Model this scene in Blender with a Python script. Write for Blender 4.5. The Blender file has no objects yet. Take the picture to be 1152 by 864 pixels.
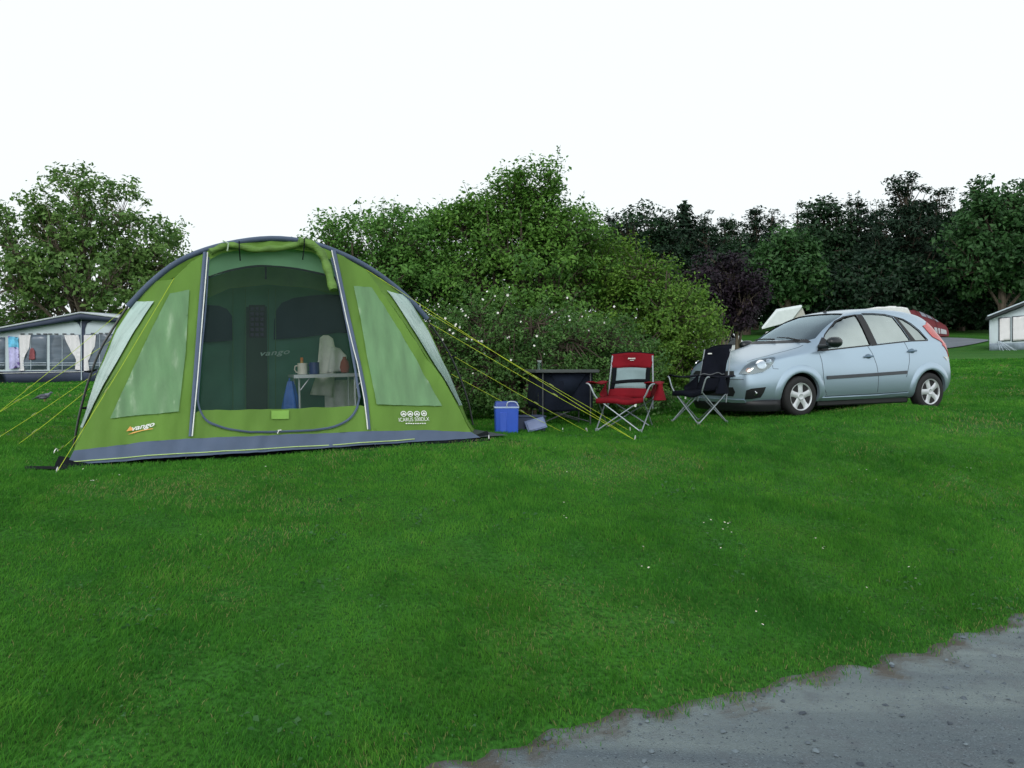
import bpy, bmesh, math, random
import numpy as np
from mathutils import Vector, Matrix
from mathutils.geometry import delaunay_2d_cdt
from mathutils.bvhtree import BVHTree

S = bpy.context.scene
COL = S.collection
R = math.radians
rng = np.random.default_rng(7)
random.seed(7)

# ------------------------------------------------------------------ camera model (pixels of the 1152x864 photograph)
F = 960.0
EYE = Vector((0.0, 0.0, 1.5))
PITCH = math.atan((432 - 412) / F)
FWD = Vector((0, math.cos(PITCH), -math.sin(PITCH)))
UPV = Vector((0, math.sin(PITCH), math.cos(PITCH)))
RIGHT = Vector((1, 0, 0))

def ray(px, py):
    return FWD + RIGHT * ((px - 576) / F) + UPV * ((432 - py) / F)

def at(px, py, Y):
    d = ray(px, py)
    return EYE + d * (Y / d.y)

# ------------------------------------------------------------------ naming and properties
def tag(o, label=None, cat=None, group=None, kind=None):
    if label: o['label'] = label
    if cat: o['category'] = cat
    if group: o['group'] = group
    if kind: o['kind'] = kind
    return o

def thing(name, label, cat, loc=(0, 0, 0), rz=0.0, group=None, matrix=None):
    o = bpy.data.objects.new(name, None)
    o.empty_display_size = 0.1
    COL.objects.link(o)
    if matrix is not None:
        o.matrix_world = matrix
    else:
        o.location = loc
        o.rotation_euler = (0, 0, rz)
    return tag(o, label, cat, group)

# ------------------------------------------------------------------ mesh building
class MB:
    def __init__(self):
        self.v = []; self.f = []; self.m = []
    def add(self, verts, faces, mi=0):
        b = len(self.v)
        self.v.extend([tuple(p) for p in verts])
        self.f.extend([tuple(i + b for i in fc) for fc in faces])
        self.m.extend([mi] * len(faces))
        return self
    def box(self, c, s, M=None, mi=0):
        c = Vector(c); hx, hy, hz = s[0] / 2, s[1] / 2, s[2] / 2
        vs = []
        for dx in (-hx, hx):
            for dy in (-hy, hy):
                for dz in (-hz, hz):
                    p = Vector((dx, dy, dz))
                    if M is not None: p = M @ p
                    vs.append(c + p)
        return self.add(vs, [(0, 1, 3, 2), (4, 6, 7, 5), (0, 4, 5, 1), (2, 3, 7, 6), (0, 2, 6, 4), (1, 5, 7, 3)], mi)
    def tube(self, pts, r, n=8, mi=0, cap=True, squash=1.0):
        pts = [Vector(p) for p in pts]
        k = len(pts)
        rs = [r] * k if isinstance(r, (int, float)) else list(r)
        vs = []; fs = []
        t0 = (pts[1] - pts[0]).normalized()
        a = t0.orthogonal().normalized()
        for i in range(k):
            if i == 0: t = pts[1] - pts[0]
            elif i == k - 1: t = pts[-1] - pts[-2]
            else: t = (pts[i + 1] - pts[i]).normalized() + (pts[i] - pts[i - 1]).normalized()
            if t.length < 1e-9: t = t0
            t.normalize()
            a = a - t * a.dot(t)
            if a.length < 1e-6: a = t.orthogonal()
            a.normalize(); b = t.cross(a)
            for j in range(n):
                an = 2 * math.pi * j / n
                vs.append(pts[i] + (a * math.cos(an) + b * (math.sin(an) * squash)) * rs[i])
        for i in range(k - 1):
            for j in range(n):
                j2 = (j + 1) % n
                fs.append((i * n + j, i * n + j2, (i + 1) * n + j2, (i + 1) * n + j))
        if cap:
            fs.append(tuple(range(n - 1, -1, -1)))
            fs.append(tuple((k - 1) * n + j for j in range(n)))
        return self.add(vs, fs, mi)
    def lathe(self, prof, n=24, M=None, mi=0, cap=True):
        vs = []; fs = []
        for (r, z) in prof:
            for j in range(n):
                a = 2 * math.pi * j / n
                p = Vector((r * math.cos(a), r * math.sin(a), z))
                vs.append(M @ p if M is not None else p)
        for i in range(len(prof) - 1):
            for j in range(n):
                j2 = (j + 1) % n
                fs.append((i * n + j, i * n + j2, (i + 1) * n + j2, (i + 1) * n + j))
        if cap:
            fs.append(tuple(range(n - 1, -1, -1)))
            fs.append(tuple((len(prof) - 1) * n + j for j in range(n)))
        return self.add(vs, fs, mi)
    def grid(self, P, mi=0, closed=False):
        """P: rows of points"""
        nr, nc = len(P), len(P[0])
        vs = [p for row in P for p in row]; fs = []
        for i in range(nr - 1):
            for j in range(nc - (0 if closed else 1)):
                j2 = (j + 1) % nc
                fs.append((i * nc + j, i * nc + j2, (i + 1) * nc + j2, (i + 1) * nc + j))
        return self.add(vs, fs, mi)
    def prism(self, poly, a, b, mi=0):
        """poly: 3-D points of one face (function of offset): a, b are lists of equal length"""
        n = len(a)
        vs = list(a) + list(b)
        fs = [tuple(range(n - 1, -1, -1)), tuple(range(n, 2 * n))]
        for i in range(n):
            j = (i + 1) % n
            fs.append((i, j, n + j, n + i))
        return self.add(vs, fs, mi)
    def mesh(self, name):
        me = bpy.data.meshes.new(name)
        me.from_pydata(self.v, [], self.f)
        me.polygons.foreach_set('material_index', self.m)
        me.update()
        return me
    def build(self, name, mats, parent=None, smooth=True, angle=40, bevel=0.0, matrix=None, recalc=True, solid=0.0, subsurf=0):
        me = self.mesh(name)
        if recalc:
            bm = bmesh.new(); bm.from_mesh(me)
            bmesh.ops.recalc_face_normals(bm, faces=bm.faces)
            bm.to_mesh(me); bm.free()
        return link(name, me, mats, parent, smooth, angle, bevel, matrix, solid, subsurf)

def link(name, me, mats, parent=None, smooth=True, angle=40, bevel=0.0, matrix=None, solid=0.0, subsurf=0):
    if not isinstance(mats, (list, tuple)): mats = [mats]
    for m in mats: me.materials.append(m)
    if smooth:
        me.polygons.foreach_set('use_smooth', [True] * len(me.polygons))
        me.set_sharp_from_angle(angle=R(angle))
    o = bpy.data.objects.new(name, me)
    COL.objects.link(o)
    if parent is not None: o.parent = parent
    if matrix is not None: o.matrix_world = matrix
    if subsurf:
        s = o.modifiers.new('sub', 'SUBSURF'); s.levels = subsurf; s.render_levels = subsurf
    if solid:
        s = o.modifiers.new('solid', 'SOLIDIFY'); s.thickness = solid; s.offset = 0
    if bevel:
        b = o.modifiers.new('bev', 'BEVEL'); b.width = bevel; b.segments = 2; b.limit_method = 'ANGLE'; b.angle_limit = R(40)
    return o

def np_mesh(name, verts, quads=None, tris=None, tone=None, smooth=False):
    """fast mesh from numpy arrays (all quads or all tris), tone = per-face float"""
    me = bpy.data.meshes.new(name)
    fc = quads if quads is not None else tris
    k = fc.shape[1]; nf = fc.shape[0]
    me.vertices.add(len(verts)); me.vertices.foreach_set('co', np.ascontiguousarray(verts, dtype=np.float32).ravel())
    me.loops.add(nf * k); me.loops.foreach_set('vertex_index', np.ascontiguousarray(fc, dtype=np.int32).ravel())
    me.polygons.add(nf)
    me.polygons.foreach_set('loop_start', np.arange(0, nf * k, k, dtype=np.int32))
    me.polygons.foreach_set('loop_total', np.full(nf, k, dtype=np.int32))
    if tone is not None:
        at_ = me.attributes.new('tone', 'FLOAT', 'FACE')
        at_.data.foreach_set('value', np.ascontiguousarray(tone, dtype=np.float32))
    me.update(calc_edges=True)
    if smooth: me.polygons.foreach_set('use_smooth', np.ones(nf, dtype=bool))
    return me

def inpoly(x, y, poly):
    ins = False; n = len(poly); j = n - 1
    for i in range(n):
        xi, yi = poly[i]; xj, yj = poly[j]
        if (yi > y) != (yj > y) and x < (xj - xi) * (y - yi) / (yj - yi) + xi: ins = not ins
        j = i
    return ins

def smoothpoly(poly, it=2, closed=True):
    """Chaikin corner cutting"""
    p = [tuple(q) for q in poly]
    for _ in range(it):
        q = []
        n = len(p)
        for i in range(n if closed else n - 1):
            a = p[i]; b = p[(i + 1) % n]
            q.append(tuple(.75 * s + .25 * t for s, t in zip(a, b)))
            q.append(tuple(.25 * s + .75 * t for s, t in zip(a, b)))
        if not closed: q = [p[0]] + q + [p[-1]]
        p = q
    return p

def fill(poly, step):
    """triangulate a 2-D polygon with interior points; returns (pts2d, tris, number of boundary points)"""
    b = []
    n = len(poly)
    for i in range(n):
        p = poly[i]; q = poly[(i + 1) % n]
        L = math.hypot(q[0] - p[0], q[1] - p[1])
        k = max(1, int(round(L / step)))
        for t in range(k):
            b.append((p[0] + (q[0] - p[0]) * t / k, p[1] + (q[1] - p[1]) * t / k))
    nb = len(b)
    xs = [p[0] for p in b]; ys = [p[1] for p in b]
    pts = list(b)
    y = min(ys) + step * .5; row = 0
    while y < max(ys):
        x = min(xs) + (step * .5 if row % 2 else 0)
        while x < max(xs):
            if inpoly(x, y, b):
                if min((x - p[0]) ** 2 + (y - p[1]) ** 2 for p in b) > (step * .45) ** 2:
                    pts.append((x, y))
            x += step
        y += step * .87; row += 1
    edges = [(i, (i + 1) % nb) for i in range(nb)]
    vo, eo, fo, *_ = delaunay_2d_cdt([Vector(p) for p in pts], edges, [], 0, 1e-6)
    tr = []
    for f in fo:
        cx = sum(vo[i][0] for i in f) / len(f); cy = sum(vo[i][1] for i in f) / len(f)
        if inpoly(cx, cy, b): tr.append(tuple(f))
    return [(v[0], v[1]) for v in vo], tr

# ------------------------------------------------------------------ noise
def _hash(ix, iy, seed):
    h = (ix.astype(np.int64) * 374761393 + iy.astype(np.int64) * 668265263 + seed * 1274126177) & 0xffffffff
    h = ((h ^ (h >> 13)) * 1274126177) & 0xffffffff
    h = h ^ (h >> 16)
    return (h & 0xffff) / 65535.0
def vnoise(x, y, seed=0):
    x = np.asarray(x, float); y = np.asarray(y, float)
    ix = np.floor(x); iy = np.floor(y); fx = x - ix; fy = y - iy
    fx = fx * fx * (3 - 2 * fx); fy = fy * fy * (3 - 2 * fy)
    a = _hash(ix, iy, seed); b = _hash(ix + 1, iy, seed); c = _hash(ix, iy + 1, seed); d = _hash(ix + 1, iy + 1, seed)
    return (a * (1 - fx) + b * fx) * (1 - fy) + (c * (1 - fx) + d * fx) * fy
def fbm(x, y, seed=0, o=4):
    t = 0; a = .5; s = 0
    for i in range(o):
        t = t + a * vnoise(np.asarray(x) * 2 ** i, np.asarray(y) * 2 ** i, seed + i); s += a; a *= .5
    return t / s

# ------------------------------------------------------------------ materials
MATS = {}
def pm(name, col, rough=.7, metal=0., var=.12, scale=6., bump=0., bscale=None, trans=0., coat=0., spec=.5, alpha=1., stretch=None, col2=None, coat_rough=.05):
    if name in MATS: return MATS[name]
    m = bpy.data.materials.new(name); m.use_nodes = True
    nt = m.node_tree; N = nt.nodes; L = nt.links
    b = N['Principled BSDF']
    tc = N.new('ShaderNodeTexCoord')
    mp = N.new('ShaderNodeMapping'); L.new(tc.outputs['Object'], mp.inputs['Vector'])
    if stretch: mp.inputs['Scale'].default_value = stretch
    n = N.new('ShaderNodeTexNoise'); n.inputs['Scale'].default_value = scale; n.inputs['Detail'].default_value = 5
    L.new(mp.outputs[0], n.inputs['Vector'])
    mx = N.new('ShaderNodeMix'); mx.data_type = 'RGBA'
    c = Vector(col)
    c2 = Vector(col2) if col2 else c * (1 + var)
    c1 = c if col2 else c * (1 - var)
    mx.inputs['A'].default_value = (*c1, 1); mx.inputs['B'].default_value = (*[min(1, x) for x in c2], 1)
    rp = N.new('ShaderNodeValToRGB'); rp.color_ramp.elements[0].position = .3; rp.color_ramp.elements[1].position = .7
    L.new(n.outputs['Fac'], rp.inputs['Fac']); L.new(rp.outputs['Color'], mx.inputs['Factor'])
    L.new(mx.outputs['Result'], b.inputs['Base Color'])
    b.inputs['Roughness'].default_value = rough; b.inputs['Metallic'].default_value = metal
    b.inputs['Specular IOR Level'].default_value = spec
    b.inputs['Coat Weight'].default_value = coat; b.inputs['Coat Roughness'].default_value = coat_rough
    if bump:
        n2 = N.new('ShaderNodeTexNoise'); n2.inputs['Scale'].default_value = bscale or scale * 3; n2.inputs['Detail'].default_value = 4
        L.new(mp.outputs[0], n2.inputs['Vector'])
        bp = N.new('ShaderNodeBump'); bp.inputs['Strength'].default_value = bump; bp.inputs['Distance'].default_value = .02
        L.new(n2.outputs['Fac'], bp.inputs['Height']); L.new(bp.outputs[0], b.inputs['Normal'])
    out = N['Material Output']; sh = b.outputs[0]
    if trans:
        t = N.new('ShaderNodeBsdfTranslucent'); L.new(mx.outputs['Result'], t.inputs['Color'])
        ms = N.new('ShaderNodeMixShader'); ms.inputs[0].default_value = trans
        L.new(sh, ms.inputs[1]); L.new(t.outputs[0], ms.inputs[2]); sh = ms.outputs[0]
    if alpha < 1:
        t = N.new('ShaderNodeBsdfTransparent')
        ms = N.new('ShaderNodeMixShader'); ms.inputs[0].default_value = alpha
        L.new(t.outputs[0], ms.inputs[1]); L.new(sh, ms.inputs[2]); sh = ms.outputs[0]
    L.new(sh, out.inputs['Surface'])
    MATS[name] = m
    return m

def leafmat(name, dark, light, trans=.3, rough=.55):
    m = bpy.data.materials.new(name); m.use_nodes = True
    nt = m.node_tree; N = nt.nodes; L = nt.links
    b = N['Principled BSDF']
    a = N.new('ShaderNodeAttribute'); a.attribute_name = 'tone'
    mx = N.new('ShaderNodeMix'); mx.data_type = 'RGBA'
    mx.inputs['A'].default_value = (*dark, 1); mx.inputs['B'].default_value = (*light, 1)
    L.new(a.outputs['Fac'], mx.inputs['Factor']); L.new(mx.outputs['Result'], b.inputs['Base Color'])
    b.inputs['Roughness'].default_value = rough; b.inputs['Specular IOR Level'].default_value = .3
    t = N.new('ShaderNodeBsdfTranslucent'); L.new(mx.outputs['Result'], t.inputs['Color'])
    ms = N.new('ShaderNodeMixShader'); ms.inputs[0].default_value = trans
    L.new(b.outputs[0], ms.inputs[1]); L.new(t.outputs[0], ms.inputs[2])
    L.new(ms.outputs[0], N['Material Output'].inputs['Surface'])
    return m

# ------------------------------------------------------------------ terrain: thin-plate spline through surveyed ground points
EDGE0 = np.array([-.35, 3.19]); EDIR = np.array([3.35, 1.81]); EDIR = EDIR / np.linalg.norm(EDIR)
ENRM = np.array([-EDIR[1], EDIR[0]])
cp = []
for t in (-9, -5, -1.5, 2, 5.5, 9):
    for s, z in ((-3, -.02), (0, 0.), (1.2, .2), (2.5, .44), (4, .65), (5.2, .75)):
        q = EDGE0 + EDIR * t + ENRM * s
        zz = z + max(0, t - 4) * .035
        cp.append((q[0], q[1], zz))
for px, py, Y in ((75, 525, 7.1), (540, 496, 8.6), (300, 511, 7.9), (570, 488, 9.7), (700, 484, 10.2), (790, 476, 10.7), (897, 467.5, 11.85), (1042, 459.5, 12.85),
                  (820, 463, 13.2), (950, 460, 14.), (50, 452, 18), (0, 431, 30), (90, 430, 30), (190, 428, 30), (1130, 394, 42), (1200, 392, 42), (1035, 376, 58),
                  (1000, 368, 72), (1150, 371, 72), (850, 372, 72), (700, 376, 72), (1100, 425, 20), (400, 424, 30), (600, 470, 13.0)):
    p = at(px, py, Y); cp.append((p.x, p.y, p.z))
cp += [(0, -8, 0), (-8, -8, 0), (8, -4, 0), (0, -30, -.3), (-40, -30, -.3), (40, -30, -.2), (-60, 40, 1.2), (-100, 60, 1.6), (60, 40, 3.3), (50, 10, 1.5),
       (100, 50, 5), (0, 120, 7), (100, 120, 9), (-100, 120, 3), (-100, -100, 0), (100, -100, 0), (-30, 70, 2.0)]
cp = np.array(cp)
def _tps(r2): return np.where(r2 > 1e-12, r2 * np.log(np.maximum(r2, 1e-12)) * .5, 0)
_n = len(cp)
_d2 = ((cp[:, None, :2] - cp[None, :, :2]) ** 2).sum(-1)
_A = np.zeros((_n + 3, _n + 3)); _A[:_n, :_n] = _tps(_d2) + np.eye(_n) * .15
_A[:_n, _n] = 1; _A[:_n, _n + 1:] = cp[:, :2]; _A[_n, :_n] = 1; _A[_n + 1:, :_n] = cp[:, :2].T
_w = np.linalg.solve(_A, np.concatenate([cp[:, 2], np.zeros(3)]))
def edge_s(x, y):
    """signed distance to the track edge (positive on the lawn) with a ragged outline"""
    s = (x - EDGE0[0]) * ENRM[0] + (y - EDGE0[1]) * ENRM[1]
    return s
def edge_t(x, y): return (x - EDGE0[0]) * EDIR[0] + (y - EDGE0[1]) * EDIR[1]
def ragged(x, y):
    t = edge_t(x, y)
    return .13 * (fbm(t * .8, t * 0 + 3.3, 11, 5) - .5) + .24 * (fbm(x * 6, y * 6, 12, 4) - .5) + .10
def gz(x, y):
    x = np.atleast_1d(np.asarray(x, float)); y = np.atleast_1d(np.asarray(y, float))
    out = np.empty(len(x))
    for i in range(0, len(x), 40000):
        xc = np.clip(x[i:i + 40000], -110, 110); yc = np.clip(y[i:i + 40000], -100, 130)
        r2 = (xc[:, None] - cp[None, :, 0]) ** 2 + (yc[:, None] - cp[None, :, 1]) ** 2
        out[i:i + 40000] = _tps(r2) @ _w[:_n] + _w[_n] + _w[_n + 1] * xc + _w[_n + 2] * yc
    s = edge_s(x, y)
    out += .05 * (fbm(x * .9, y * .9, 5, 3) - .5) * np.clip(s, 0, 1)
    return out
def gz1(x, y): return float(gz([x], [y])[0])
def ground_at(px, py, y0=3.):
    """where the pixel's ray meets the terrain"""
    d = ray(px, py); Y = np.linspace(y0, 80, 4000)
    P = np.array(EYE)[None] + np.array(d)[None] * (Y / d.y)[:, None]
    h = gz(P[:, 0], P[:, 1]); k = np.nonzero(P[:, 2] < h)[0]
    p = P[k[0]]
    return Vector((p[0], p[1], h[k[0]]))
# ------------------------------------------------------------------ camera, sky, sun
cam = bpy.data.cameras.new('camera'); cam.sensor_width = 36; cam.lens = 36 * F / 1152
cam.clip_start = .05; cam.clip_end = 3000
co = bpy.data.objects.new('camera', cam); COL.objects.link(co)
co.location = EYE; co.rotation_euler = (R(90) - PITCH, 0, 0)
S.camera = co
SUN_EL, SUN_AZ = 38.0, 200.0        # azimuth measured clockwise from +Y
w = bpy.data.worlds.new('World'); S.world = w; w.use_nodes = True
nt = w.node_tree; N = nt.nodes; L = nt.links
bg = N['Background']
sky = N.new('ShaderNodeTexSky'); sky.sky_type = 'NISHITA'; sky.sun_disc = False
sky.sun_elevation = R(SUN_EL); sky.sun_rotation = R(SUN_AZ)
sky.air_density = 1.0; sky.dust_density = 1.5; sky.ozone_density = 1.0
mx = N.new('ShaderNodeMix'); mx.data_type = 'RGBA'; hz_ = N.new('ShaderNodeMix'); hz_.data_type = 'RGBA'; hz_.inputs['A'].default_value = (11.6, 12.1, 12.3, 1); hz_.inputs['B'].default_value = (7.45, 7.95, 8.05, 1)
L.new(hz_.outputs['Result'], mx.inputs['B'])      # bright evening haze low in the sky, thinning towards the blue zenith
tcw = N.new('ShaderNodeTexCoord'); sxw = N.new('ShaderNodeSeparateXYZ'); L.new(tcw.outputs['Generated'], sxw.inputs[0])
mrw = N.new('ShaderNodeMapRange'); mrw.inputs['From Min'].default_value = .45; mrw.inputs['From Max'].default_value = 1.0; mrw.inputs['To Min'].default_value = .97; mrw.inputs['To Max'].default_value = .28
mry = N.new('ShaderNodeMapRange'); mry.inputs['From Min'].default_value = -.6; mry.inputs['From Max'].default_value = .75; L.new(sxw.outputs['Y'], mry.inputs['Value']); L.new(mry.outputs[0], hz_.inputs['Factor'])     # the brighter half of the sky lies behind the viewer
L.new(sxw.outputs['Z'], mrw.inputs['Value']); L.new(mrw.outputs[0], mx.inputs['Factor'])
L.new(sky.outputs[0], mx.inputs['A'])
L.new(mx.outputs['Result'], bg.inputs['Color']); bg.inputs['Strength'].default_value = .10
sl = bpy.data.lights.new('sun', 'SUN'); sl.energy = .7; sl.angle = R(25); sl.color = (1, .985, .96)
so = bpy.data.objects.new('sun', sl); COL.objects.link(so)
so.rotation_euler = (R(90 - SUN_EL), 0, R(180 - SUN_AZ)); so.location = (0, 0, 30)
S.view_settings.view_transform = 'Standard'; S.view_settings.look = 'None'; S.view_settings.gamma = 1
S.view_settings.use_curve_mapping = False; S.view_settings.exposure = 0.42
S.cycles.max_bounces = 8; S.cycles.transparent_max_bounces = 16; S.cycles.caustics_reflective = False; S.cycles.caustics_refractive = False

# ------------------------------------------------------------------ ground sheet
def build_ground():
    n = 230; k = 4.6
    u = np.linspace(-1, 1, n)
    ax = 420 * np.sinh(k * u) / np.sinh(k)
    X, Y = np.meshgrid(ax, ax + 7.0)
    x = X.ravel(); y = Y.ravel(); z = gz(x, y)
    s = edge_s(x, y) + ragged(x, y)
    z = z - .05 * np.clip((.25 - s) / .4, 0, 1)
    i = np.arange(n * n).reshape(n, n)
    q = np.stack([i[:-1, :-1], i[:-1, 1:], i[1:, 1:], i[1:, :-1]], -1).reshape(-1, 4)
    me = np_mesh('ground', np.stack([x, y, z], 1), quads=q, smooth=True)
    m = bpy.data.materials.new('turf'); m.use_nodes = True
    nt = m.node_tree; N = nt.nodes; L = nt.links; b = N['Principled BSDF']
    tc = N.new('ShaderNodeTexCoord')
    def noise(sc, det=5):
        q = N.new('ShaderNodeTexNoise'); q.inputs['Scale'].default_value = sc; q.inputs['Detail'].default_value = det
        L.new(tc.outputs['Object'], q.inputs['Vector']); return q
    def mix(a, bb, f):
        q = N.new('ShaderNodeMix'); q.data_type = 'RGBA'
        for s_, v in (('A', a), ('B', bb)):
            if isinstance(v, tuple): q.inputs[s_].default_value = v
            else: L.new(v, q.inputs[s_])
        L.new(f, q.inputs['Factor']); return q.outputs['Result']
    def ramp(o, p0, p1):
        q = N.new('ShaderNodeValToRGB'); q.color_ramp.elements[0].position = p0; q.color_ramp.elements[1].position = p1
        L.new(o, q.inputs['Fac']); return q.outputs['Color']
    c = mix((.024, .108, .015, 1), (.054, .190, .024, 1), ramp(noise(.35).outputs['Fac'], .3, .7))
    c = mix(c, (.045, .125, .012, 1), ramp(noise(2.5, 8).outputs['Fac'], .45, .75))
    c = mix(c, (.012, .045, .006, 1), ramp(noise(40, 3).outputs['Fac'], .4, .7))
    L.new(c, b.inputs['Base Color']); b.inputs['Roughness'].default_value = .9; b.inputs['Specular IOR Level'].default_value = .1
    bp = N.new('ShaderNodeBump'); bp.inputs['Strength'].default_value = .6; bp.inputs['Distance'].default_value = .03
    L.new(noise(25, 6).outputs['Fac'], bp.inputs['Height']); L.new(bp.outputs[0], b.inputs['Normal'])
    return tag(link('ground', me, m, smooth=False), kind='structure')
build_ground()

# ------------------------------------------------------------------ gravel track
def build_track():
    ts = np.arange(-14, 26, .05); rows = []
    ws = np.concatenate([np.linspace(0, .5, 12), np.linspace(.55, 1.6, 18), np.linspace(1.7, 4.2, 14)])
    T, W = np.meshgrid(ts, ws, indexing='ij')
    x0 = EDGE0[0] + EDIR[0] * T; y0 = EDGE0[1] + EDIR[1] * T
    s0 = -ragged(x0.ravel(), y0.ravel()).reshape(T.shape) + .10
    s = s0 - W
    x = (x0 + ENRM[0] * s).ravel(); y = (y0 + ENRM[1] * s).ravel()
    z = gz(x, y) + .012 * (fbm(x * 3, y * 3, 21, 4) - .5) + .008 * (fbm(x * 14, y * 14, 22, 3) - .5) - .004 + .0 * W.ravel()
    z = z - .02 * np.clip((.06 - W.ravel()) / .06, 0, 1)
    nr, nc = T.shape
    i = np.arange(nr * nc).reshape(nr, nc)
    q = np.stack([i[:-1, :-1], i[:-1, 1:], i[1:, 1:], i[1:, :-1]], -1).reshape(-1, 4)[:, ::-1]
    wf = W[:-1, :-1].ravel()
    me = np_mesh('gravel_track', np.stack([x, y, z], 1), quads=q, tone=wf, smooth=True)
    m = bpy.data.materials.new('gravel'); m.use_nodes = True
    nt = m.node_tree; N = nt.nodes; L = nt.links; b = N['Principled BSDF']
    tc = N.new('ShaderNodeTexCoord'); at_ = N.new('ShaderNodeAttribute'); at_.attribute_name = 'tone'
    mp = N.new('ShaderNodeMapping'); L.new(tc.outputs['Object'], mp.inputs['Vector'])
    mp.inputs['Rotation'].default_value = (0, 0, -math.atan2(EDIR[1], EDIR[0])); mp.inputs['Scale'].default_value = (.10, 1, 1)
    def noise(sc, det=5, v=None):
        q = N.new('ShaderNodeTexNoise'); q.inputs['Scale'].default_value = sc; q.inputs['Detail'].default_value = det
        L.new((v or tc.outputs['Object']), q.inputs['Vector']); return q.outputs['Fac']
    def ramp(o, p0, p1):
        q = N.new('ShaderNodeValToRGB'); q.color_ramp.elements[0].position = p0; q.color_ramp.elements[1].position = p1
        L.new(o, q.inputs['Fac']); return q.outputs['Color']
    def mix(a, bb, f):
        q = N.new('ShaderNodeMix'); q.data_type = 'RGBA'
        for s_, v in (('A', a), ('B', bb)):
            if isinstance(v, tuple): q.inputs[s_].default_value = v
            else: L.new(v, q.inputs[s_])
        L.new(f, q.inputs['Factor']); return q.outputs['Result']
    c = mix((.098, .124, .140, 1), (.205, .248, .238, 1), ramp(noise(2.3, 7, mp.outputs[0]), .36, .64))
    c = mix(c, (.112, .128, .140, 1), ramp(noise(9, 8), .5, .8))
    v = N.new('ShaderNodeTexVoronoi'); v.inputs['Scale'].default_value = 140; L.new(tc.outputs['Object'], v.inputs['Vector'])
    sp = N.new('ShaderNodeSeparateColor'); L.new(v.outputs['Color'], sp.inputs[0])
    c = mix(c, (.15, .19, .21, 1), ramp(sp.outputs[0], .88, .99))
    c = mix(c, (.030, .040, .055, 1), ramp(sp.outputs[1], .965, 1.0))
    # bare brown earth along the ragged edge
    ad = N.new('ShaderNodeMath'); ad.operation = 'MULTIPLY_ADD'; L.new(noise(5, 5), ad.inputs[0]); ad.inputs[1].default_value = -.55; L.new(at_.outputs['Fac'], ad.inputs[2])
    rp = N.new('ShaderNodeMapRange'); rp.inputs['From Min'].default_value = -.26; rp.inputs['From Max'].default_value = -.12; rp.inputs['To Min'].default_value = 1; rp.inputs['To Max'].default_value = 0
    L.new(ad.outputs[0], rp.inputs['Value'])
    c = mix(c, (.095, .088, .074, 1), rp.outputs[0])
    L.new(c, b.inputs['Base Color']); b.inputs['Roughness'].default_value = .85; b.inputs['Specular IOR Level'].default_value = .25
    bp = N.new('ShaderNodeBump'); bp.inputs['Strength'].default_value = .7; bp.inputs['Distance'].default_value = .012
    hm = N.new('ShaderNodeMath'); hm.operation = 'SUBTRACT'; L.new(noise(30, 8), hm.inputs[0]); L.new(v.outputs['Distance'], hm.inputs[1])
    L.new(hm.outputs[0], bp.inputs['Height']); L.new(bp.outputs[0], b.inputs['Normal'])
    tag(link('gravel_track', me, m, smooth=False), kind='structure')
    # loose stones
    n = 8000
    t = rng.uniform(-4, 9, n); d = np.abs(rng.normal(0, 1.0, n)) + .02; d = np.where(rng.random(n) < .5, rng.uniform(0, 3.2, n), d)
    x0 = EDGE0[0] + EDIR[0] * t; y0 = EDGE0[1] + EDIR[1] * t
    s = -ragged(x0, y0) + .05 - d
    x = x0 + ENRM[0] * s; y = y0 + ENRM[1] * s; z = gz(x, y)
    base = np.array([[1, 0, 0], [.3, .9, 0], [-.7, .6, 0], [-.8, -.5, 0], [.2, -1, 0], [.5, .2, .7], [-.4, .1, .8], [0, -.5, .6]], float)
    fc = np.array([[0, 1, 5], [1, 6, 5], [1, 2, 6], [2, 3, 6], [3, 7, 6], [3, 4, 7], [4, 0, 7], [0, 5, 7], [5, 6, 7]])
    sz = .0025 + .016 * rng.random(n) ** 10; an = rng.uniform(0, 6.28, n)
    V = np.repeat(base[None], n, 0) + rng.normal(0, .18, (n, 8, 3))
    ca, sa = np.cos(an), np.sin(an)
    vx = V[:, :, 0] * ca[:, None] - V[:, :, 1] * sa[:, None]; vy = V[:, :, 0] * sa[:, None] + V[:, :, 1] * ca[:, None]
    P = np.stack([vx * sz[:, None] + x[:, None], vy * sz[:, None] + y[:, None], V[:, :, 2] * sz[:, None] * .7 + z[:, None]], -1).reshape(-1, 3)
    T3 = (fc[None] + (np.arange(n) * 8)[:, None, None]).reshape(-1, 3)
    me = np_mesh('gravel_stones', P, tris=T3, tone=np.repeat(rng.random(n), len(fc)))
    mm = leafmat('stone', (.045, .055, .07), (.16, .20, .22), trans=0, rough=.8)
    tag(link('loose_stones', me, mm, smooth=False), kind='stuff')
build_track()
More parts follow.
